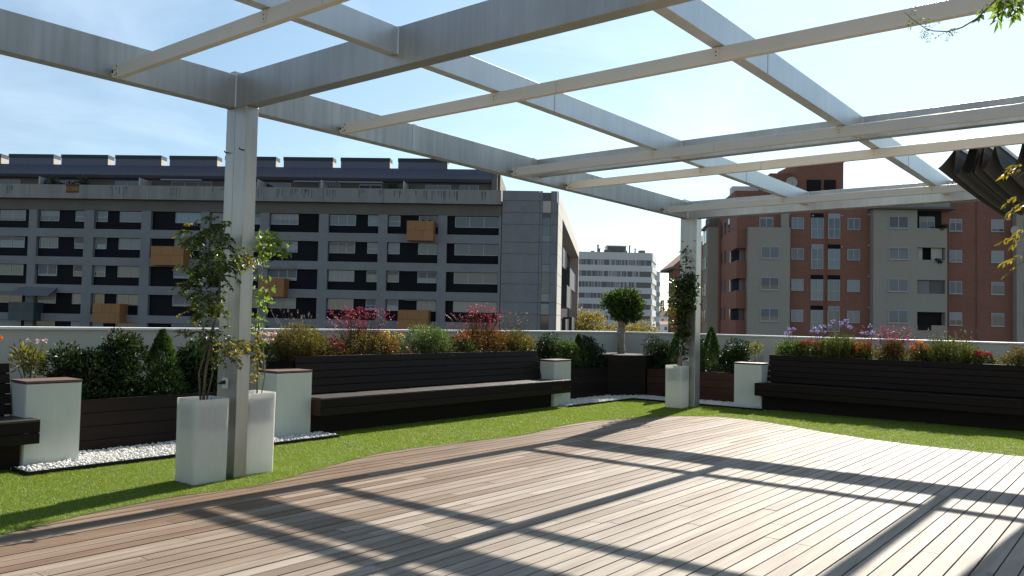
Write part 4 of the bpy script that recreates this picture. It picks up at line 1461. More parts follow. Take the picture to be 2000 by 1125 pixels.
D0 = np.stack([rg.normal(-.3, .5, 14), rg.normal(-.1, .5, 14), rg.normal(-.2, .5, 14)], 1)
PP, DD = pinnate(P0, D0, 3, 0.09, rg, 1.0)
leaves('foliage', L_VINEBRIGHT, t, PP, DD, 0.06, 0.022, rg)
P0 = along([(-0.82, 4.64, 3.10), (-0.86, 4.62, 3.085), (-0.93, 4.56, 3.09), (-0.97, 4.52, 3.12), (-1.03, 4.48, 3.18)], 14, rg)
D0 = np.stack([rg.normal(0, .6, 14), rg.normal(0, .5, 14), rg.normal(0, .9, 14)], 1)
PP, DD = pinnate(P0, D0, 4, 0.05, rg, 0.8)
leaves('small_leaves', L_VINE, t, PP, DD, 0.02, 0.006, rg)
P0 = along([(-0.2, 4.76, 1.2), (-0.40, 4.80, 2.0), (-0.40, 4.80, 3.3)], 260, rg) + rg.normal(0, .06, (260, 3)) + np.array([0.10, 0, 0])
D0 = rg.normal(0, 1, (260, 3))
leaves('foliage', L_VINE, t, P0, D0, 0.07, 0.03, rg)
tall_planter('tall white planter outside the frame under the right-hand climber', -0.16, 0.19, 4.68, 5.03, 0.79)
# ------------------------------------------------------------ the town beyond the parapet


def window(par, u0, u1, z0, z1, y, n=2, sh=0.0, shm=None, gm=None, fm=None, sill=False, split=None):
    """white framed window standing on a wall face at y (outside is -y)"""
    fm, gm, shm = fm or WFRAME, gm or GLASS, shm or SHUTTER
    w = 0.06
    b = MB()
    b.box(u0, u1, y - 0.07, y - 0.002, z0, z0 + w)
    b.box(u0, u1, y - 0.07, y - 0.002, z1 - w, z1)
    b.box(u0, u0 + w, y - 0.07, y - 0.002, z0 + w, z1 - w)
    b.box(u1 - w, u1, y - 0.07, y - 0.002, z0 + w, z1 - w)
    for i in range(1, n):
        u = u0 + (u1 - u0) * i / n
        b.box(u - w * .55, u + w * .55, y - 0.066, y - 0.002, z0 + w, z1 - w)
    if split:
        zz = z0 + (z1 - z0) * split
        b.box(u0 + w, u1 - w, y - 0.064, y - 0.002, zz - .03, zz + .03)
    if sill:
        b.box(u0 - .05, u1 + .05, y - 0.14, y - 0.002, z0 - 0.06, z0 - 0.002)
    f = b.build('window', fm, par)
    bx('pane', gm, f, u0 + w, u1 - w, y - 0.03, y - 0.004, z0 + w, z1 - w)
    if sh > 0:
        zs = z1 - w - (z1 - z0 - 2 * w) * sh
        bx('shutter', shm, f, u0 + w, u1 - w, y - 0.055, y - 0.032, zs, z1 - w)
    return f


RB = random.Random(21)
# ---- long grey block on the left
LB = thing('apartment_block', 'long grey concrete apartment block with dark recessed bays, orange box balconies and blue-grey roof', 'building',
           (-53.345, 65.152, 0), math.radians(35.543))
bx('wall', CONC_WARM, LB, -69.0, -0.12, 0.56, 14.0, -14.2, 14.0)
ROWS = [(10.38, 12.33, 11.18), (7.38, 9.48, 8.28), (4.43, 6.52, 5.33), (1.35, 3.54, 2.39), (-1.6, 0.55, -0.58)]
BAYS = [(-69.0, -63.1, []), (-62.2, -56.8, [(-60.5, -57.9, 2)]), (-55.9, -50.5, [(-53.9, -51.1, 2)]), (-49.6, -44.42, [(-49.45, -47.4, 2), (-45.6, -44.5, 1)]),
        (-43.38, -38.22, [(-43.3, -42.1, 1), (-40.75, -38.3, 2)]), (-37.2, -31.82, [(-34.7, -31.95, 2)]), (-30.9, -25.45, [(-30.8, -29.5, 1), (-26.9, -25.55, 1)]),
        (-24.48, -19.2, [(-24.4, -21.5, 3)]), (-18.2, -12.92, [(-18.12, -15.4, 3), (-14.1, -13.0, 1)]), (-11.98, -6.67, [(-11.9, -10.7, 1), (-8.75, -6.75, 2)]), (-5.75, -0.36, [(-4.95, -0.42, 3)])]
BAL = [(-36.43, -32.94, 6.6, 8.56, ORANGE), (-42.38, -39.47, 0.47, 2.48, ORANGE), (-51.42, -48.7, 0.57, 2.46, TEAL), (-9.71, -6.97, 9.6, 11.61, ORANGE), (-24.87, -22.27, 3.55, 5.47, ORANGE), (-10.39, -7.26, 0.45, 2.48, ORANGE)]
for (z0, z1, zw) in ROWS:
    for (u0, u1, wins) in BAYS:
        bx('cladding_panel', DARKCLAD, LB, u0 + 0.01, u1 - 0.01, 0.43, 0.555, z0, z1)
        for (a, c, n_) in wins:
            r = RB.random()
            wide = a == -4.95
            window(LB, a, c, zw, z1 - 0.03, 0.425, n_, sh=(0 if wide and r < .8 else (RB.choice((0.3, 0.55, 0.75, 0.85)) if r < 0.62 else 0)), shm=SHUTTER if RB.random() < .65 else SHUTTER_W,
                   gm=GLASS if RB.random() < 0.55 else GLASS_BLUE, split=None if n_ > 1 or RB.random() < .5 else 0.45)
piers = [(-63.1, -62.2)] + [(BAYS[i][1], BAYS[i + 1][0]) for i in range(1, len(BAYS) - 1)] + [(-0.36, -0.12)]
for (a, c) in piers:
    bx('pier', CONC, LB, a, c, 0.0, 0.558, -14.2, 12.345)
bands = [(9.48, 10.38), (6.52, 7.38), (3.54, 4.43), (0.55, 1.35), (-2.5, -1.6), (-14.2, -4.6)]
for (z0, z1) in bands:
    for (u0, u1, w_) in BAYS:
        bx('spandrel', CONC, LB, u0, u1, 0.006, 0.557, z0, z1)
bx('fascia', CONC_WARM, LB, -69.0, -0.12, 0.10, 0.554, 12.35, 13.5)
bx('terrace_slab', CONC_WARM, LB, -69.0, -0.12, -0.60, 3.0, 13.502, 13.62)
u = -69.0
while u < -0.2:
    u2 = min(u + 6.3, -0.14)
    bx('parapet_panel', CONC_STAIN, LB, u, u2 - 0.025, -0.72, -0.50, 13.5, 14.95)
    u = u2
# streaks of weathering running down the parapet, thin stained patches on its face
STREAK = mat('weather_streak', (0.145, 0.148, 0.145), rough=0.95, namt=0.6, nscale=1.2, nst=(2, 1, 0.2))
for i in range(26):
    uu = RB.uniform(-54, -2)
    b = MB()
    for k in range(RB.randint(1, 4)):
        uk = uu + k * RB.uniform(0.12, 0.34)
        ln_ = RB.uniform(0.25, 1.1)
        b.poly([(uk, -0.7235, 14.78 - ln_), (uk + RB.uniform(.05, .13), -0.7235, 14.80 - ln_), (uk + .10, -0.7235, 14.80), (uk - .02, -0.7235, 14.80)])
    b.build('weather_stain', STREAK, LB, kind='stuff')
for (a, c, z0, z1, m_) in BAL:
    core = bx('balcony', BLACK, LB, a + 0.02, c - 0.02, -1.25, 0.42, z0 + 0.02, z1 - 0.02)
    zm = z0 + (z1 - z0) * 0.52
    c3 = [a, a + (c - a) * .33, a + (c - a) * .70, c]
    for (p, q_) in ((c3[0], c3[1]), (c3[1], c3[2]), (c3[2], c3[3])):
        bx('balcony_panel', m_, core, p + 0.008, q_ - 0.008, -1.28, -1.252, zm + 0.01, z1)
    for (p, q_) in ((a, a + (c - a) * .62), (a + (c - a) * .62, c)):
        bx('balcony_panel', m_, core, p + 0.008, q_ - 0.008, -1.28, -1.252, z0, zm - 0.01)
    for (p, q_) in ((-1.25, -0.4), (-0.385, 0.40)):
        bx('balcony_panel', m_, core, c - 0.018, c + 0.005, p, q_, z0, z1)
        bx('balcony_panel', m_, core, a - 0.005, a + 0.018, p, q_, z0, z1)
    bx('balcony_panel', m_, core, a + 0.01, c - 0.01, -1.25, 0.40, z0 - 0.004, z0 + 0.018)
for (a, c, z) in ((-35.3, -31.9, 9.62), (-24.9, -21.6, 6.64), (-9.9, -6.9, 3.62)):
    bx('awning_box', SHUTTER, LB, a, c, -0.22, -0.003, z - 0.16, z)
b = MB()
b.hexa([(-51.3, -1.7, 3.15), (-47.0, -1.7, 3.15), (-47.0, -0.01, 4.05), (-51.0, -0.01, 4.05)], [(-51.3, -1.7, 3.19), (-47.0, -1.7, 3.19), (-47.0, -0.01, 4.09), (-51.0, -0.01, 4.09)])
b.build('awning', SHUTTER, LB)
# attic storey and roof


def bk(u, s=1.0237):
    return 5.5 + (u - 5.5) * s


bx('attic_wall', CONC_WARM, LB, -69.0, -0.5, 2.6, 13.0, 13.95, 17.3)
for (a, c) in [(-60, -57.5), (-55.5, -52), (-49.2, -45), (-41.5, -37.5), (-35.4, -31), (-27.3, -22.5), (-19.5, -17.2), (-15.2, -12.8), (-8.2, -5.5), (-4.6, -2.6)]:
    window(LB, bk(a), bk(c), 14.02, 15.95, 2.6, 3 if c - a > 3 else 2, sh=RB.choice((0, 0, 0.4)), gm=GLASS)
for a in (-60.5, -48.4, -37.7, -25.2, -24.3 + 5.7, -10.1):
    bx('terrace_divider', CONC_LIGHT, LB, bk(a), bk(a) + 0.12, 0.1, 2.6, 14.0, 15.9)
for (a, c) in ((-21.7, -17.2), (-17.1, -12.4), (-31.8 - 4, -31.5)):
    bx('terrace_awning', SHUTTER_W, LB, bk(a), bk(c), 0.9, 1.3, 15.82, 15.95)
roof = MB()
roof.profx([(2.58, 16.15), (1.85, 16.15), (1.62, 16.45), (1.60, 16.8), (1.72, 17.2), (2.0, 17.58), (12, 17.6), (12, 16.15)], -69.0, bk(-1.2))
roof.build('roof', ZINC, LB)
cap = MB()
cap.profx([(1.9, 14.0), (1.62, 14.6), (1.62, 16.4), (2.2, 17.5), (6, 17.5), (6, 14.0)], bk(-1.2) + 0.01, bk(-1.2) + 0.6)
cap.build('roof_end', CONC_WARM, LB)
for (a, c) in [(-64.4, -59.4), (-58.7, -53.9), (-52.98, -48.09), (-47.21, -42.14), (-41.3, -36.33), (-35.4, -30.3), (-29.4, -24.0), (-23.15, -17.94), (-17.07, -11.92), (-11.02, -5.88)]:
    a, c = bk(a), bk(c)
    v = bx('roof_vent', ZINC, LB, a, c, 1.98, 3.2, 17.4, 18.27)
    for k in range(4):
        bx('louvre', LOUVER, v, a - 0.04, c + 0.05, 1.93, 3.25, 18.275 + k * 0.105, 18.275 + k * 0.105 + 0.085)
    bx('vent_cheek', CONC_LIGHT, v, c + 0.002, c + 0.03, 2.0, 3.18, 17.62, 18.27)
# stair tower at the right end: separate concrete panels with open joints
bx('stair_tower', CONC_WARM, LB, -0.06, 5.60, 0.10, 9.0, -14.2, 14.9)
SEAM = [15.06, 14.01, 12.77, 11.56, 9.71, 8.51, 6.6, 5.4, 3.53, 2.3, 0.5, -0.6, -3.4, -6.5, -10]
for zt_, zb_ in zip(SEAM[:-1], SEAM[1:]):
    bx('concrete_panel', CONC, LB, -0.05, 3.79, 0.0, 0.098, zb_ + 0.02, zt_ - 0.02)
    bx('concrete_panel', CONC, LB, 3.83, 4.10, 0.0, 0.098, zb_ + 0.02, zt_ - 0.02)
    bx('concrete_panel', CONC, LB, 4.96, 5.60, 0.0, 0.098, zb_ + 0.02, zt_ - 0.02)
for (z0, z1, m_) in ((12.81, 14.01, CONC_LIGHT), (11.45, 12.28, GLASS_BLUE), (10.47, 11.42, GLASS_BLUE), (9.8, 10.45, SHUTTER_W), (7.5, 9.75, GLASS), (6.69, 7.45, SHUTTER_W), (4.5, 6.65, GLASS), (3.65, 4.45, SHUTTER_W),
                     (2.31, 3.4, GLASS_BLUE), (0.8, 2.2, GLASS), (0.2, 0.75, SHUTTER_W), (-2, 0.1, GLASS)):
    bx('stair_glazing', m_, LB, 4.13, 4.94, 0.03, 0.095, z0, z1)
# receding end wing
SD = (0.0626, 0.998)


def sp(d, off=0.0):
    return (5.62 + SD[0] * d + SD[1] * off, SD[1] * d - SD[0] * off)


for k, (zt_, zb_) in enumerate(zip(SEAM[:-1], SEAM[1:])):
    b = MB()
    b.prism([sp(0.1, .0), sp(8.0, .0), sp(8.0, .12), sp(0.0, .12)], zb_ + 0.02, zt_ - 0.02)
    b.build('concrete_panel', CONC_LIGHT, LB)  # paler than the front panels: sunlight on this end face painted in
b = MB()
b.prism([sp(8.02, -1.5), sp(64, -1.5), sp(64, -10), sp(8.02, -10)], -14.2, 15.0)
b.build('wing_wall', DARKCLAD, LB)
b = MB()
b.prism([sp(8.02, -1.49), sp(64, -1.49), sp(64, 0.12), sp(8.02, 0.12)], 13.2, 15.05)
b.build('wing_cornice', CONC_LIGHT, LB)
b = MB()
b.prism([sp(62.5, -1.4), sp(64, -1.4), sp(64, .12), sp(62.5, .12)], -14.2, 13.19)
b.build('wing_fin', CONC_LIGHT, LB)
for (d0, d1, z0, z1, pr) in ((14, 20, 8.3, 10.6, 0.1), (34, 52, 6.6, 9.5, 0.1), (26, 38, 3.6, 6.6, 0.1), (8.5, 12, -3, 1.8, 0.1), (24, 30, -3, 2.0, .1), (44, 52, -3, 2.4, 0.1)):
    b = MB()
    b.prism([sp(d0, -1.48), sp(d1, -1.48), sp(d1, pr - .2), sp(d0, pr - .2)], z0, z1)
    w_ = b.build('wing_balcony', TEAL, LB)
    b = MB()
    b.prism([sp(d1 - .3, pr - .19), sp(d1, pr - .19), sp(d1, pr - .1), sp(d1 - .3, pr - .1)], z0, z1)
    b.build('balcony_edge', CONC_LIGHT, w_)

ang = math.radians(35.543)


def LW(u, y, z):
    return Vector((-53.345 + u * math.cos(ang) - y * math.sin(ang), 65.152 + u * math.sin(ang) + y * math.cos(ang), z))


fl = thing('flag', 'red and yellow striped flag hung on the parapet of the grey apartment block', 'flag', LW(-45.4, -0.74, 14.1), ang)
b = MB(); b.box(-.69, .69, -.02, 0, .62, .84); b.build('red_stripe', FLAGRED, fl)
b = MB(); b.box(-.69, .69, -.02, 0, .20, .619); b.build('yellow_stripe', FLAGYEL, fl)
b = MB(); b.box(-.69, .69, -.02, 0, 0, .199); b.build('red_stripe', FLAGRED, fl)
b = MB(); b.box(-.36, -.2, -.026, -.0205, .32, .52); b.box(-.39, -.365, -.026, -.0205, .31, .48); b.box(-.195, -.17, -.026, -.0205, .31, .48); b.build('emblem', FLAGRED, fl)
for (u, lab) in ((-47.3, 'leafy potted shrub on the roof terrace, left of the striped flag'), (-44.0, 'leafy potted shrub on the roof terrace, right above the striped flag'), (-11.4, 'bushy green shrub on the roof terrace near the right end of the grey block')):
    p = LW(bk(u), 0.9, 13.65)
    t = thing('terrace_shrub', lab, 'shrub', p, group='shrubs on the roof terrace of the grey block')
    b = MB(); b.tube([tuple(p), (p.x, p.y, p.z + 1.6)], 0.05, 0.03, 6); b.build('stem', BARK, t)
    bush(t, p.x, p.y, 14.4, 16.3, 0.75, 0.75, 420, 0.30, 0.10, L_FAR, int(abs(u) * 10), 9)
b = MB()
for (u, lab) in ((-7.9, 'left'), (-7.25, 'right')):
    p = LW(u - .15, -1.1, 11.6)
    t = thing('potted_conifer', 'tiny dark potted conifer, ' + lab + ' one of the pair on the topmost orange balcony', 'potted plant', p, group='potted conifers on the topmost orange balcony')
    conifer(t, p.x, p.y, 11.62, 12.35, 0.2, 200, L_CONIFER, 77)
    pot = MB(); pot.tube([(p.x, p.y, 11.6), (p.x, p.y, 11.72)], 0.12, 0.15, 8); pot.build('pot', BLACK, t)

# ---- red brick block on the right
RBK = thing('apartment_block', 'red brick apartment block with grey window bays, right of the far post', 'building', (-20.25, 83.058, 0), math.radians(34.545))
SR = (0.049, 0.9988)     # receding side on the left


def sr(d, off=0.0):
    return (-14.43 + SR[0] * d - SR[1] * off, SR[1] * d - SR[0] * off * -1)


b = MB()
b.prism([(-9.6, 0.0), (24.0, 0.0), (24.0, 13.0), (-9.6, 13.0)], -14.2, 14.6)
b.build('wall', BRICK, RBK)
b = MB()
b.prism([(-13.46, 0.0), (-9.602, 0.0), (-9.602, 13.0), (-13.2, 13.0), (-13.2, 3.4), (-13.46, 3.4)], -14.2, 13.9)
b.build('wall', BRICK, RBK)
b = MB()
b.prism([(-14.43, 0.012), (-9.61, 0.012), (-9.61, 3.385), sr(3.385)], 9.08, 14.15)
b.build('upper_wall', BRICK, RBK)
for (z0, z1) in ((9.08, 14.0), (6.17, 7.9), (3.26, 5.0), (0.3, 2.15), (-14.2, -0.8)):
    b = MB()
    b.prism([(-14.44, -0.004), (-13.47, -0.004), (-13.47, 0.10), (-14.31, 0.10), (-14.15, 3.38), (-14.27, 3.38)], z0, z1)
    b.build('balcony_parapet' if z0 < 9 else 'corner_wall', BRICK, RBK)
for (z0, z1) in ((7.9, 9.08), (5.0, 6.17), (2.15, 3.26)):
    bx('balcony_glazing', SHUTTER, RBK, -13.9, -13.48, 1.2, 1.3, z0, z1)
    bx('balcony_glazing', GLASS, RBK, -14.4, -13.5, 3.2, 3.35, z0, z1)
# side wall and grey wing going back
b = MB()
b.prism([sr(3.4), sr(12.5), (-13.0, 12.5), (-13.0, 3.4)], -14.2, 13.9)
b.build('side_wall', BRICK, RBK)
for d0 in (4.6, 7.4, 10.0):
    for zz in (11.2, 8.2, 5.2, 2.2):
        if d0 == 4.6 and zz < 11:
            continue
        b = MB()
        b.prism([sr(d0), sr(d0 + .9), sr(d0 + .9, .05), sr(d0, .05)], zz, zz + 1.3)
        b.build('side_window', GLASS, RBK)
b = MB()
b.prism([sr(11.0, .05), sr(11.4, .05), sr(11.4, .25), sr(11.0, .25)], -14, 13.0)
b.build('downpipe', BRICK, RBK)
b = MB()
b.prism([(-13.5, 12.6), (-15.1, 12.6), (-14.85, 17.2), (-13.5, 17.2)], -14.2, 12.6)
b.build('grey_wing', GREYBRICK, RBK)
b = MB(); b.prism([(-13.5, 12.45), (-15.3, 12.45), (-15.05, 17.4), (-13.5, 17.4)], 12.602, 12.85); b.build('wing_slab', CONC_WARM, RBK)
b = MB(); b.prism([(-13.5, 12.8), (-14.9, 12.8), (-14.6, 17.3), (-13.5, 17.3)], 12.852, 13.9); b.build('wing_parapet', CONC_WARM, RBK)
for zz in (11.0, 8.0, 5.0, 2.0):
    for q_ in (.8, 2.9):
        pu = -15.1 + 0.054 * q_
        bx('side_window', GLASS, RBK, pu - .06, pu + .15, 12.6 + q_, 13.8 + q_, zz - .1, zz + 1.25)
# grey bays
bx('grey_bay', GREYBRICK, RBK, -13.48, -9.61, -0.9, -0.012, -14.2, 11.0)
bx('grey_bay', GREYBRICK, RBK, -10.35, -9.62, -0.45, 0.0 - .012, 11.002, 13.6)
lz = [(8.13, 9.3), (4.98, 6.25), (2.03, 3.26), (11.11, 12.83)]
b = MB()
edges = [-14.2, 2.03, 3.26, 4.98, 6.25, 8.13, 9.3, 11.11]
b.box(-1.94, 2.05, -0.9, -0.012, -14.2, 12.83)
for i in range(0, 8, 2):
    b.box(2.052, 4.75, -0.9, -0.65, edges[i], edges[i + 1])
for i in range(1, 7, 2):
    b.box(4.60, 4.75, -0.9, -0.012, edges[i], edges[i + 1])
b.build('grey_bay', GREYBRICK, RBK)
for i, (z0, z1) in enumerate(lz):
    bx('loggia_back', (SHUTTER, SHUTTER, BLACK, BLACK)[i] if i != 0 else DARKCLAD, RBK, 2.06, 4.59, -0.10, -0.03, z0 - .2, z1)
window(RBK, 2.55, 3.95, 11.15, 12.3, -0.10, 2, sh=0.45, shm=SHUTTER_W)
bx('curtain', CONC_LIGHT, RBK, 2.25, 2.7, -0.45, -0.40, 8.13, 9.28)
bx('curtain', CONC_LIGHT, RBK, 3.5, 4.5, -0.45, -0.40, 8.13, 9.28)
bx('loggia_glazing', SHUTTER, RBK, 2.08, 3.3, -0.62, -0.58, 5.0, 6.2)
bx('loggia_glazing', CONC_WARM, RBK, 3.36, 4.58, -0.62, -0.58, 5.0, 6.2)
bx('loggia_cabinet', BLACK, RBK, 2.1, 3.3, -0.96, -0.91, 1.55, 2.03)
bx('canopy', CONC_WARM, RBK, -2.15, 5.35, -1.6, -0.02, 12.84, 13.02)
bx('canopy_upstand', CONC_STAIN, RBK, -1.8, 4.85, -1.3, -0.03, 13.022, 13.55)
bx('grey_bay', GREYBRICK, RBK, 11.1, 24.0, -0.7, -0.012, -14.2, 12.9)
bx('canopy', CONC_WARM, RBK, 10.9, 24.0, -1.3, -0.02, 12.902, 13.1)
bx('downpipe', BRICK, RBK, -5.99, -5.93, -0.09, -0.005, -14, 14.0)
bx('downpipe', BRICK, RBK, 7.80, 7.85, -0.09, -0.005, -14, 14.0)
# windows by floor
FL = [(10.98, 12.08), (8.05, 9.12), (5.05, 6.18), (2.08, 3.25), (-0.9, 0.3)]
for i, (z0, z1) in enumerate(FL):
    s = RB.choice
    window(RBK, -9.28, -8.12, z0, z1, -0.002, 2, sh=1.0 if i == 3 else 0, shm=SHUTTER_W, gm=(GLASS_BLUE, GLASS, GLASS_BLUE, GLASS_BLUE, GLASS)[i])
    window(RBK, -4.05, -2.88, z0, z1, -0.002, 2, sh=0, gm=(GLASS, GLASS_BLUE, GLASS_BLUE, GLASS_BLUE, GLASS)[i])
    for (a, c) in ((-7.44, -6.29), (-5.86, -4.73)):
        window(RBK, a, c, z0 - 0.88, z1, -0.002, 2, gm=GLASS_BLUE, split=0.46)
        hd = bx('transom_panel', SHUTTER_W if (i + (a > -6)) % 3 == 1 else DARKCLAD, RBK, a, c, -0.09, -0.004, z1 + 0.005, z1 + 0.42)
    if i == 0:
        window(RBK, -12.3, -11.0, z0, z1, -0.004, 2, sh=0.15, shm=SHUTTER_W)
    else:
        window(RBK, -12.34, -10.63, z0, z1 + 0.06, -0.902, 2, sh=(0, .95, .62, .62, .7)[i], sill=True)
    window(RBK, -0.57, 1.22, z0 + .08, z1 + 0.14, -0.902, 2, sh=(.85, .15, .95, .85, .5)[i], sill=True)
    window(RBK, 5.33, 6.49, z0, z1 + .05, -0.002, 2, sh=(.35, .88, 1.0, .62, .4)[i], shm=SHUTTER_W if i != 2 else SHUTTER, sill=True)
    window(RBK, 9.15, 10.3, z0, z1 + .05, -0.002, 1, sh=(.85, 1.0, .3, .2, .5)[i], shm=SHUTTER_W, sill=True)
    window(RBK, 11.75, 13.3, z0, z1, -0.702, 2, sh=.5)
    window(RBK, 15.5, 17.0, z0, z1, -0.702, 2, sh=.3)
for i, (z0, z1) in enumerate(FL[:4]):
    for uu in (-7.3, -4.6, -9.5, -2.1):
        if uu in (-7.3, -4.6) and i > 1:
            continue
        b = MB(); b.tube([(uu, -0.2, z1 + (.2 if uu in (-7.3, -4.6) else .35)), (uu, -0.02, z1 + (.2 if uu in (-7.3, -4.6) else .35))], 0.08, 0.08, 8); b.build('wall_lamp', WFRAME, RBK)
# roof structures
b = MB(); b.prism([(-8.3, 1.5), (-3.95, 1.5), (-3.95, 7), (-8.9, 7)], 14.6, 17.75); b.build('stair_head', BRICK, RBK)
bx('stair_head_cap', CONC_WARM, RBK, -8.4, -3.85, 1.42, 7.1, 17.752, 17.85)
bx('stair_head_opening', BLACK, RBK, -7.45, -6.1, 1.40, 1.498, 14.7, 16.0)
bx('stair_head_opening', BLACK, RBK, -5.8, -4.7, 1.40, 1.498, 14.7, 16.0)
bx('roof_parapet', BRICK, RBK, -10.6, -8.32, 3.0, 8.0, 14.6, 16.9)
bx('roof_parapet', BRICK, RBK, -14.2, -9.0, 2.0, 8.0, 13.9, 14.95)
bx('chimney', CONC_WARM, RBK, -11.3, -10.7, 4.0, 4.8, 14.95, 16.8)
bx('roof_unit', WHITEB, RBK, -13.9, -11.2, 5.0, 6.5, 14.95, 15.9)
ang2 = math.radians(34.545)


def RW(u, y, z):
    return Vector((-20.25 + u * math.cos(ang2) - y * math.sin(ang2), 83.058 + u * math.sin(ang2) + y * math.cos(ang2), z))


def dish(label, p, r):
    t = thing('satellite_dish', label, 'satellite dish', p, ang2)
    b = MB()
    rings = []
    for k in range(4):
        q_ = r * k / 3
        rings.append([(q_ * math.cos(2 * math.pi * j / 14), -0.25 * r + 0.35 * r * (k / 3) ** 2 * -1 + 0.2 * r, q_ * math.sin(2 * math.pi * j / 14)) for j in range(14)])
    for k in range(3):
        for j in range(14):
            b.poly([rings[k][j], rings[k][(j + 1) % 14], rings[k + 1][(j + 1) % 14], rings[k + 1][j]])
    b.build('bowl', CONC_LIGHT, t)
    b = MB(); b.tube([(0, 0, -r), (0, -r * .9, -r * .1)], 0.03, 0.02, 6); b.build('feed_arm', CONC_WARM, t)
    b = MB(); b.tube([(0, 0.1, -r * 1.7), (0, 0.05, 0)], 0.04, 0.04, 6); b.build('mast', CONC_WARM, t)


dish('white satellite dish on the roof of the red brick block, left of its roof tower', RW(-9.1, 0.9, 15.6), 0.55)
dish('white satellite dish on the right part of the brick wall, beside the awning corner', RW(10.8, -0.9, 11.0), 0.42)
t = thing('hanging_plant', 'dark plant trailing from a loggia sill of the red brick block', 'potted plant', RW(3.9, -1.0, 8.1))
p = RW(4.0, -1.0, 8.0); bush(t, p.x, p.y, 7.7, 8.35, 0.35, 0.3, 160, 0.16, 0.08, L_DARK, 501, 6)
t = thing('balcony_plant', 'dark plants along the top loggia ledge of the red brick block', 'potted plant', RW(4.3, -1.0, 11.1))
p = RW(4.3, -0.9, 11.2); bush(t, p.x, p.y, 10.95, 11.6, 0.6, 0.5, 260, 0.16, 0.07, L_DARK, 502, 8)

# ---- white office block in the gap
WB = thing('office_block', 'distant white office block with horizontal grey window bands, in the gap behind the clipped tree', 'building', (-119.24, 215.68, 0), math.radians(38.544))
WP = [(-34, 0), (-0.6, 0), (0.6, 0.7), (5.1, 19), (-34, 19)]
bz = [(18.91, 20.53), (15.52, 17.15), (12.27, 13.9), (9.03, 10.52), (5.84, 7.27), (2.55, 3.95), (-0.8, 0.6)]
b = MB()
b.prism([(p[0] + (.25 if p[0] < -1 else -.25), p[1] + .25) for p in WP], -14.2, 22.0)
b.build('band_glazing', BANDG, WB)
zlo = [-14.2] + [q_[1] for q_ in bz[::-1]]
zhi = [q_[0] for q_ in bz[::-1]] + [22.75]
for a, c in zip(zlo, zhi):
    b = MB(); b.prism(WP, a, c); b.build('spandrel', WHITEB, WB)
for (z0, z1) in bz:
    b = MB()
    u = -33.5
    while u < -0.7:
        wd_ = RB.choice((0.35, 0.5, 0.5, 0.7))
        if RB.random() < (0.85 if u < -8 or z0 > 18 else 0.35):
            b.box(u, u + wd_, 0.10, 0.245, z0, z1)
        u += wd_ + RB.choice((0.16, 0.22, 0.5))
    b.build('shutter_fin', FIN, WB, kind='stuff')
b = MB(); b.prism([(5.0, 19.3), (6.6, 21.5), (7.4, 40), (-20, 40), (-20, 19.3)], -14.2, 18.6); b.build('rear_wing', WHITEB, WB)
for z in (15.2, 11.9, 8.7, 5.5, 2.2):
    b = MB(); b.prism([(5.0, 19.1), (6.75, 21.4), (6.9, 25), (5, 25)], z - 1.3, z); b.build('wing_window', BANDG, WB)
bx('plant_room', BANDG, WB, -12.6, -6.9, 4.0, 10.0, 22.75, 24.9)
bx('plant_room_cap', WHITEB, WB, -12.8, -6.7, 3.8, 10.2, 24.902, 25.15)
for (u, hh_, r_) in ((-15.3, 2.4, .25), (-14.9, 1.3, .3), (-5.7, 2.4, .22), (-4.0, 1.5, .2)):
    b = MB(); b.tube([(u, 5, 22.75), (u, 5, 22.75 + hh_)], r_, r_, 8); b.tube([(u, 5, 22.75 + hh_), (u, 5, 22.95 + hh_)], r_ * 1.5, r_ * 1.5, 8); b.build('flue', CONC_WARM, WB)
for (u, w_) in ((-13.6, .9), (-17.6, .5), (-8.2, .7), (-3.2, .9)):
    bx('roof_unit', CONC_WARM, WB, u, u + w_ * 2, 2, 4, 22.75, 22.75 + w_)

# ---- small brick block left of the far post
SBK = thing('apartment_block', 'narrow brick apartment block with a sloping roof, just left of the far post', 'building', (-60.9, 117.4, 0), math.radians(38.5))
b = MB(); b.prism([(0.1, 0), (9, 0), (9, 10), (1.2, 10)], -14.2, 10.4); b.build('wall', BRICK, SBK)
b = MB(); b.profx([(-0.4, 10.4), (10.4, 10.4), (10.4, 10.8), (-.4, 10.8)], -.2, 9); b.build('eaves', CONC_WARM, SBK)
b = MB()
b.poly([(-.2, -.4, 10.8), (9, -.4, 13.8 + 5), (9, 10, 13.8 + 5), (-.2, 10, 10.8)])
b.poly([(-.2, -.4, 10.8), (9, -.4, 10.8), (9, -.4, 18.8)])
b.build('roof', BRICK, SBK)
for z in (7.6, 4.6, 1.6, -1.4):
    window(SBK, 0.9, 1.9, z, z + 1.4, -.002, 1)
    window(SBK, 2.6, 3.6, z, z + 1.4, -.002, 1)
bx('balcony', BRICK, SBK, -0.4, 0.6, -0.8, 1.5, 3.0, 4.0)
bx('balcony', BRICK, SBK, -0.4, 0.6, -0.8, 1.5, -0.2, 0.9)

# ---- white houses and trees far off in the gap


def house(label, x, y, w, d, z, hgt, rot, roofm=ROOFTILE):
    t = thing('house', label, 'house', (x, y, -14.2), rot, group='far white houses in the gap')
    hh_ = z + 14.2
    b = MB(); b.box(-w / 2, w / 2, -d / 2, d / 2, 0, hh_); b.build('wall', WHITEB, t)
    b = MB(); b.profx([(-d / 2 - .4, hh_ + .01), (d / 2 + .4, hh_ + .01), (0, hh_ + hgt)], -w / 2 - .3, w / 2 + .3); b.build('roof', roofm, t)
    for u in (-w * .3, 0.0, w * .3):
        f = bx('window', BANDG, t, u - .5, u + .5, -d / 2 - .06, -d / 2 - .003, hh_ - 2.2, hh_ - .9)


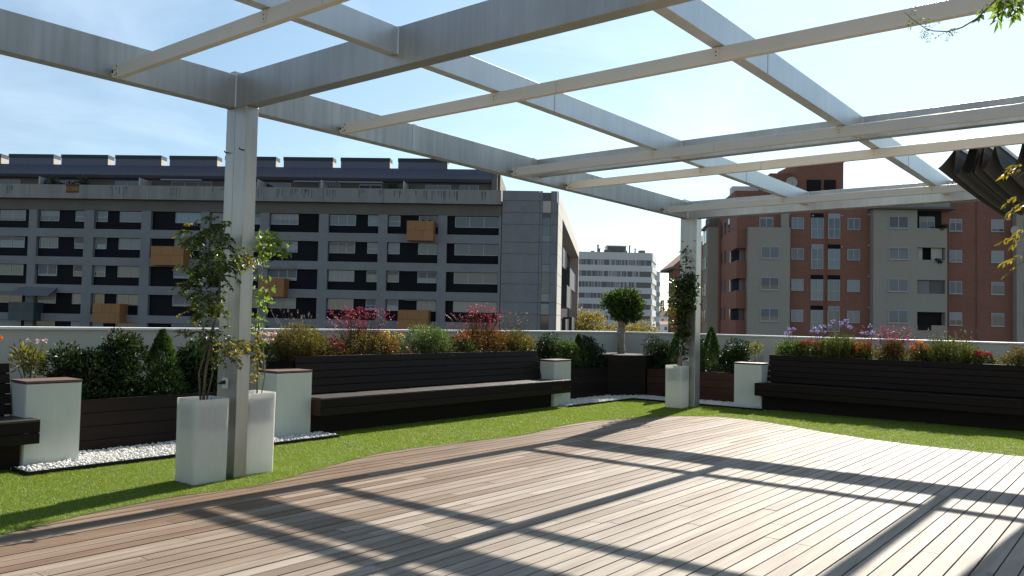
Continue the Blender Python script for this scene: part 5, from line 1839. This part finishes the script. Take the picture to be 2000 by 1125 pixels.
ra_ = math.radians(38.5)
house('far white house with brown gabled roof, highest in the gap left of the far post', -166.5, 316.5, 9, 8, 5.0, 2.4, ra_)
house('far low white house in front of the brown-roofed one, at the wall coping', -150.5, 281.0, 10, 7, 1.6, 1.2, ra_ + .3)
house('far white house with grey roof, nearest the narrow brick block', -150.5, 290.0, 6, 7, 2.4, 1.8, ra_ - .25, CONC_WARM)


def tree(label, x, y, z0, zc, z1, r, n, L, material, seed, group, cat='tree', con=False):
    t = thing('tree', label, cat, (x, y, z0), group=group)
    rg_ = random.Random(seed)
    b = MB()
    b.tube([(x, y, z0), (x + rg_.uniform(-.2, .2), y, (z0 + zc) / 2), (x, y, z1 - (z1 - zc) * .35)], 0.28, 0.08, 7)
    for k in range(7):
        a = k * 0.9 + rg_.random()
        b.tube([(x, y, zc - .5), (x + math.cos(a) * r * .4, y + math.sin(a) * r * .4, zc + (z1 - zc) * .35), (x + math.cos(a) * r * .75, y + math.sin(a) * r * .75, zc + (z1 - zc) * rg_.uniform(.4, .75))], 0.1, 0.03, 5)
    b.build('trunk', BARK, t)
    if con:
        rng2 = np.random.default_rng(seed)
        h_ = rng2.uniform(0, 1, n)
        a = rng2.uniform(0, 6.283, n)
        rad = r * (1 - h_) * rng2.uniform(.3, 1, n) * (0.7 + .3 * np.sin(h_ * 40))
        P = np.stack([x + np.cos(a) * rad, y + np.sin(a) * rad, zc + h_ * (z1 - zc)], 1)
        leaves('crown', material, t, P, np.stack([np.cos(a), np.sin(a), -.2 + 0 * a], 1), L, L * .4, rng2)
    else:
        bush(t, x, y, zc, z1, r, r, n, L, L * .5, material, seed, 26, up=.4, name='crown')
    return t


GT = 'sunlit yellow-green trees beyond the parapet'
tree('yellow-green sunlit tree left of the clipped tree, beyond the parapet', -82.0, 124.0, -14.2, -4.5, 4.2, 4.6, 3600, 0.42, L_TREE, 601, GT)
tree('smaller yellow-green tree directly behind the trunk of the clipped tree', -77.5, 127.0, -14.2, -5.5, 2.4, 3.4, 2200, 0.40, L_TREE, 602, GT)
tree('yellow-green sunlit tree right of the clipped tree, beyond the parapet', -74.6, 131.0, -14.2, -5.0, 2.9, 4.4, 3200, 0.42, L_TREE, 603, GT)
tree('tall thin dark conifer far off in the gap, above the white houses', -170, 318, -14.2, 0, 12.2, 1.8, 900, 0.9, L_FAR, 604, 'far trees in the gap', con=True)
tree('rounded far tree beside the tall thin conifer, above the white houses', -163.5, 316, -14.2, -2, 9.0, 5.0, 1600, 0.9, L_FAR, 605, 'far trees in the gap')
tree('far tree left of the tall thin conifer, next to the white office block', -172.8, 310, -14.2, -2, 7.4, 3.2, 1100, 0.9, L_FAR, 606, 'far trees in the gap')
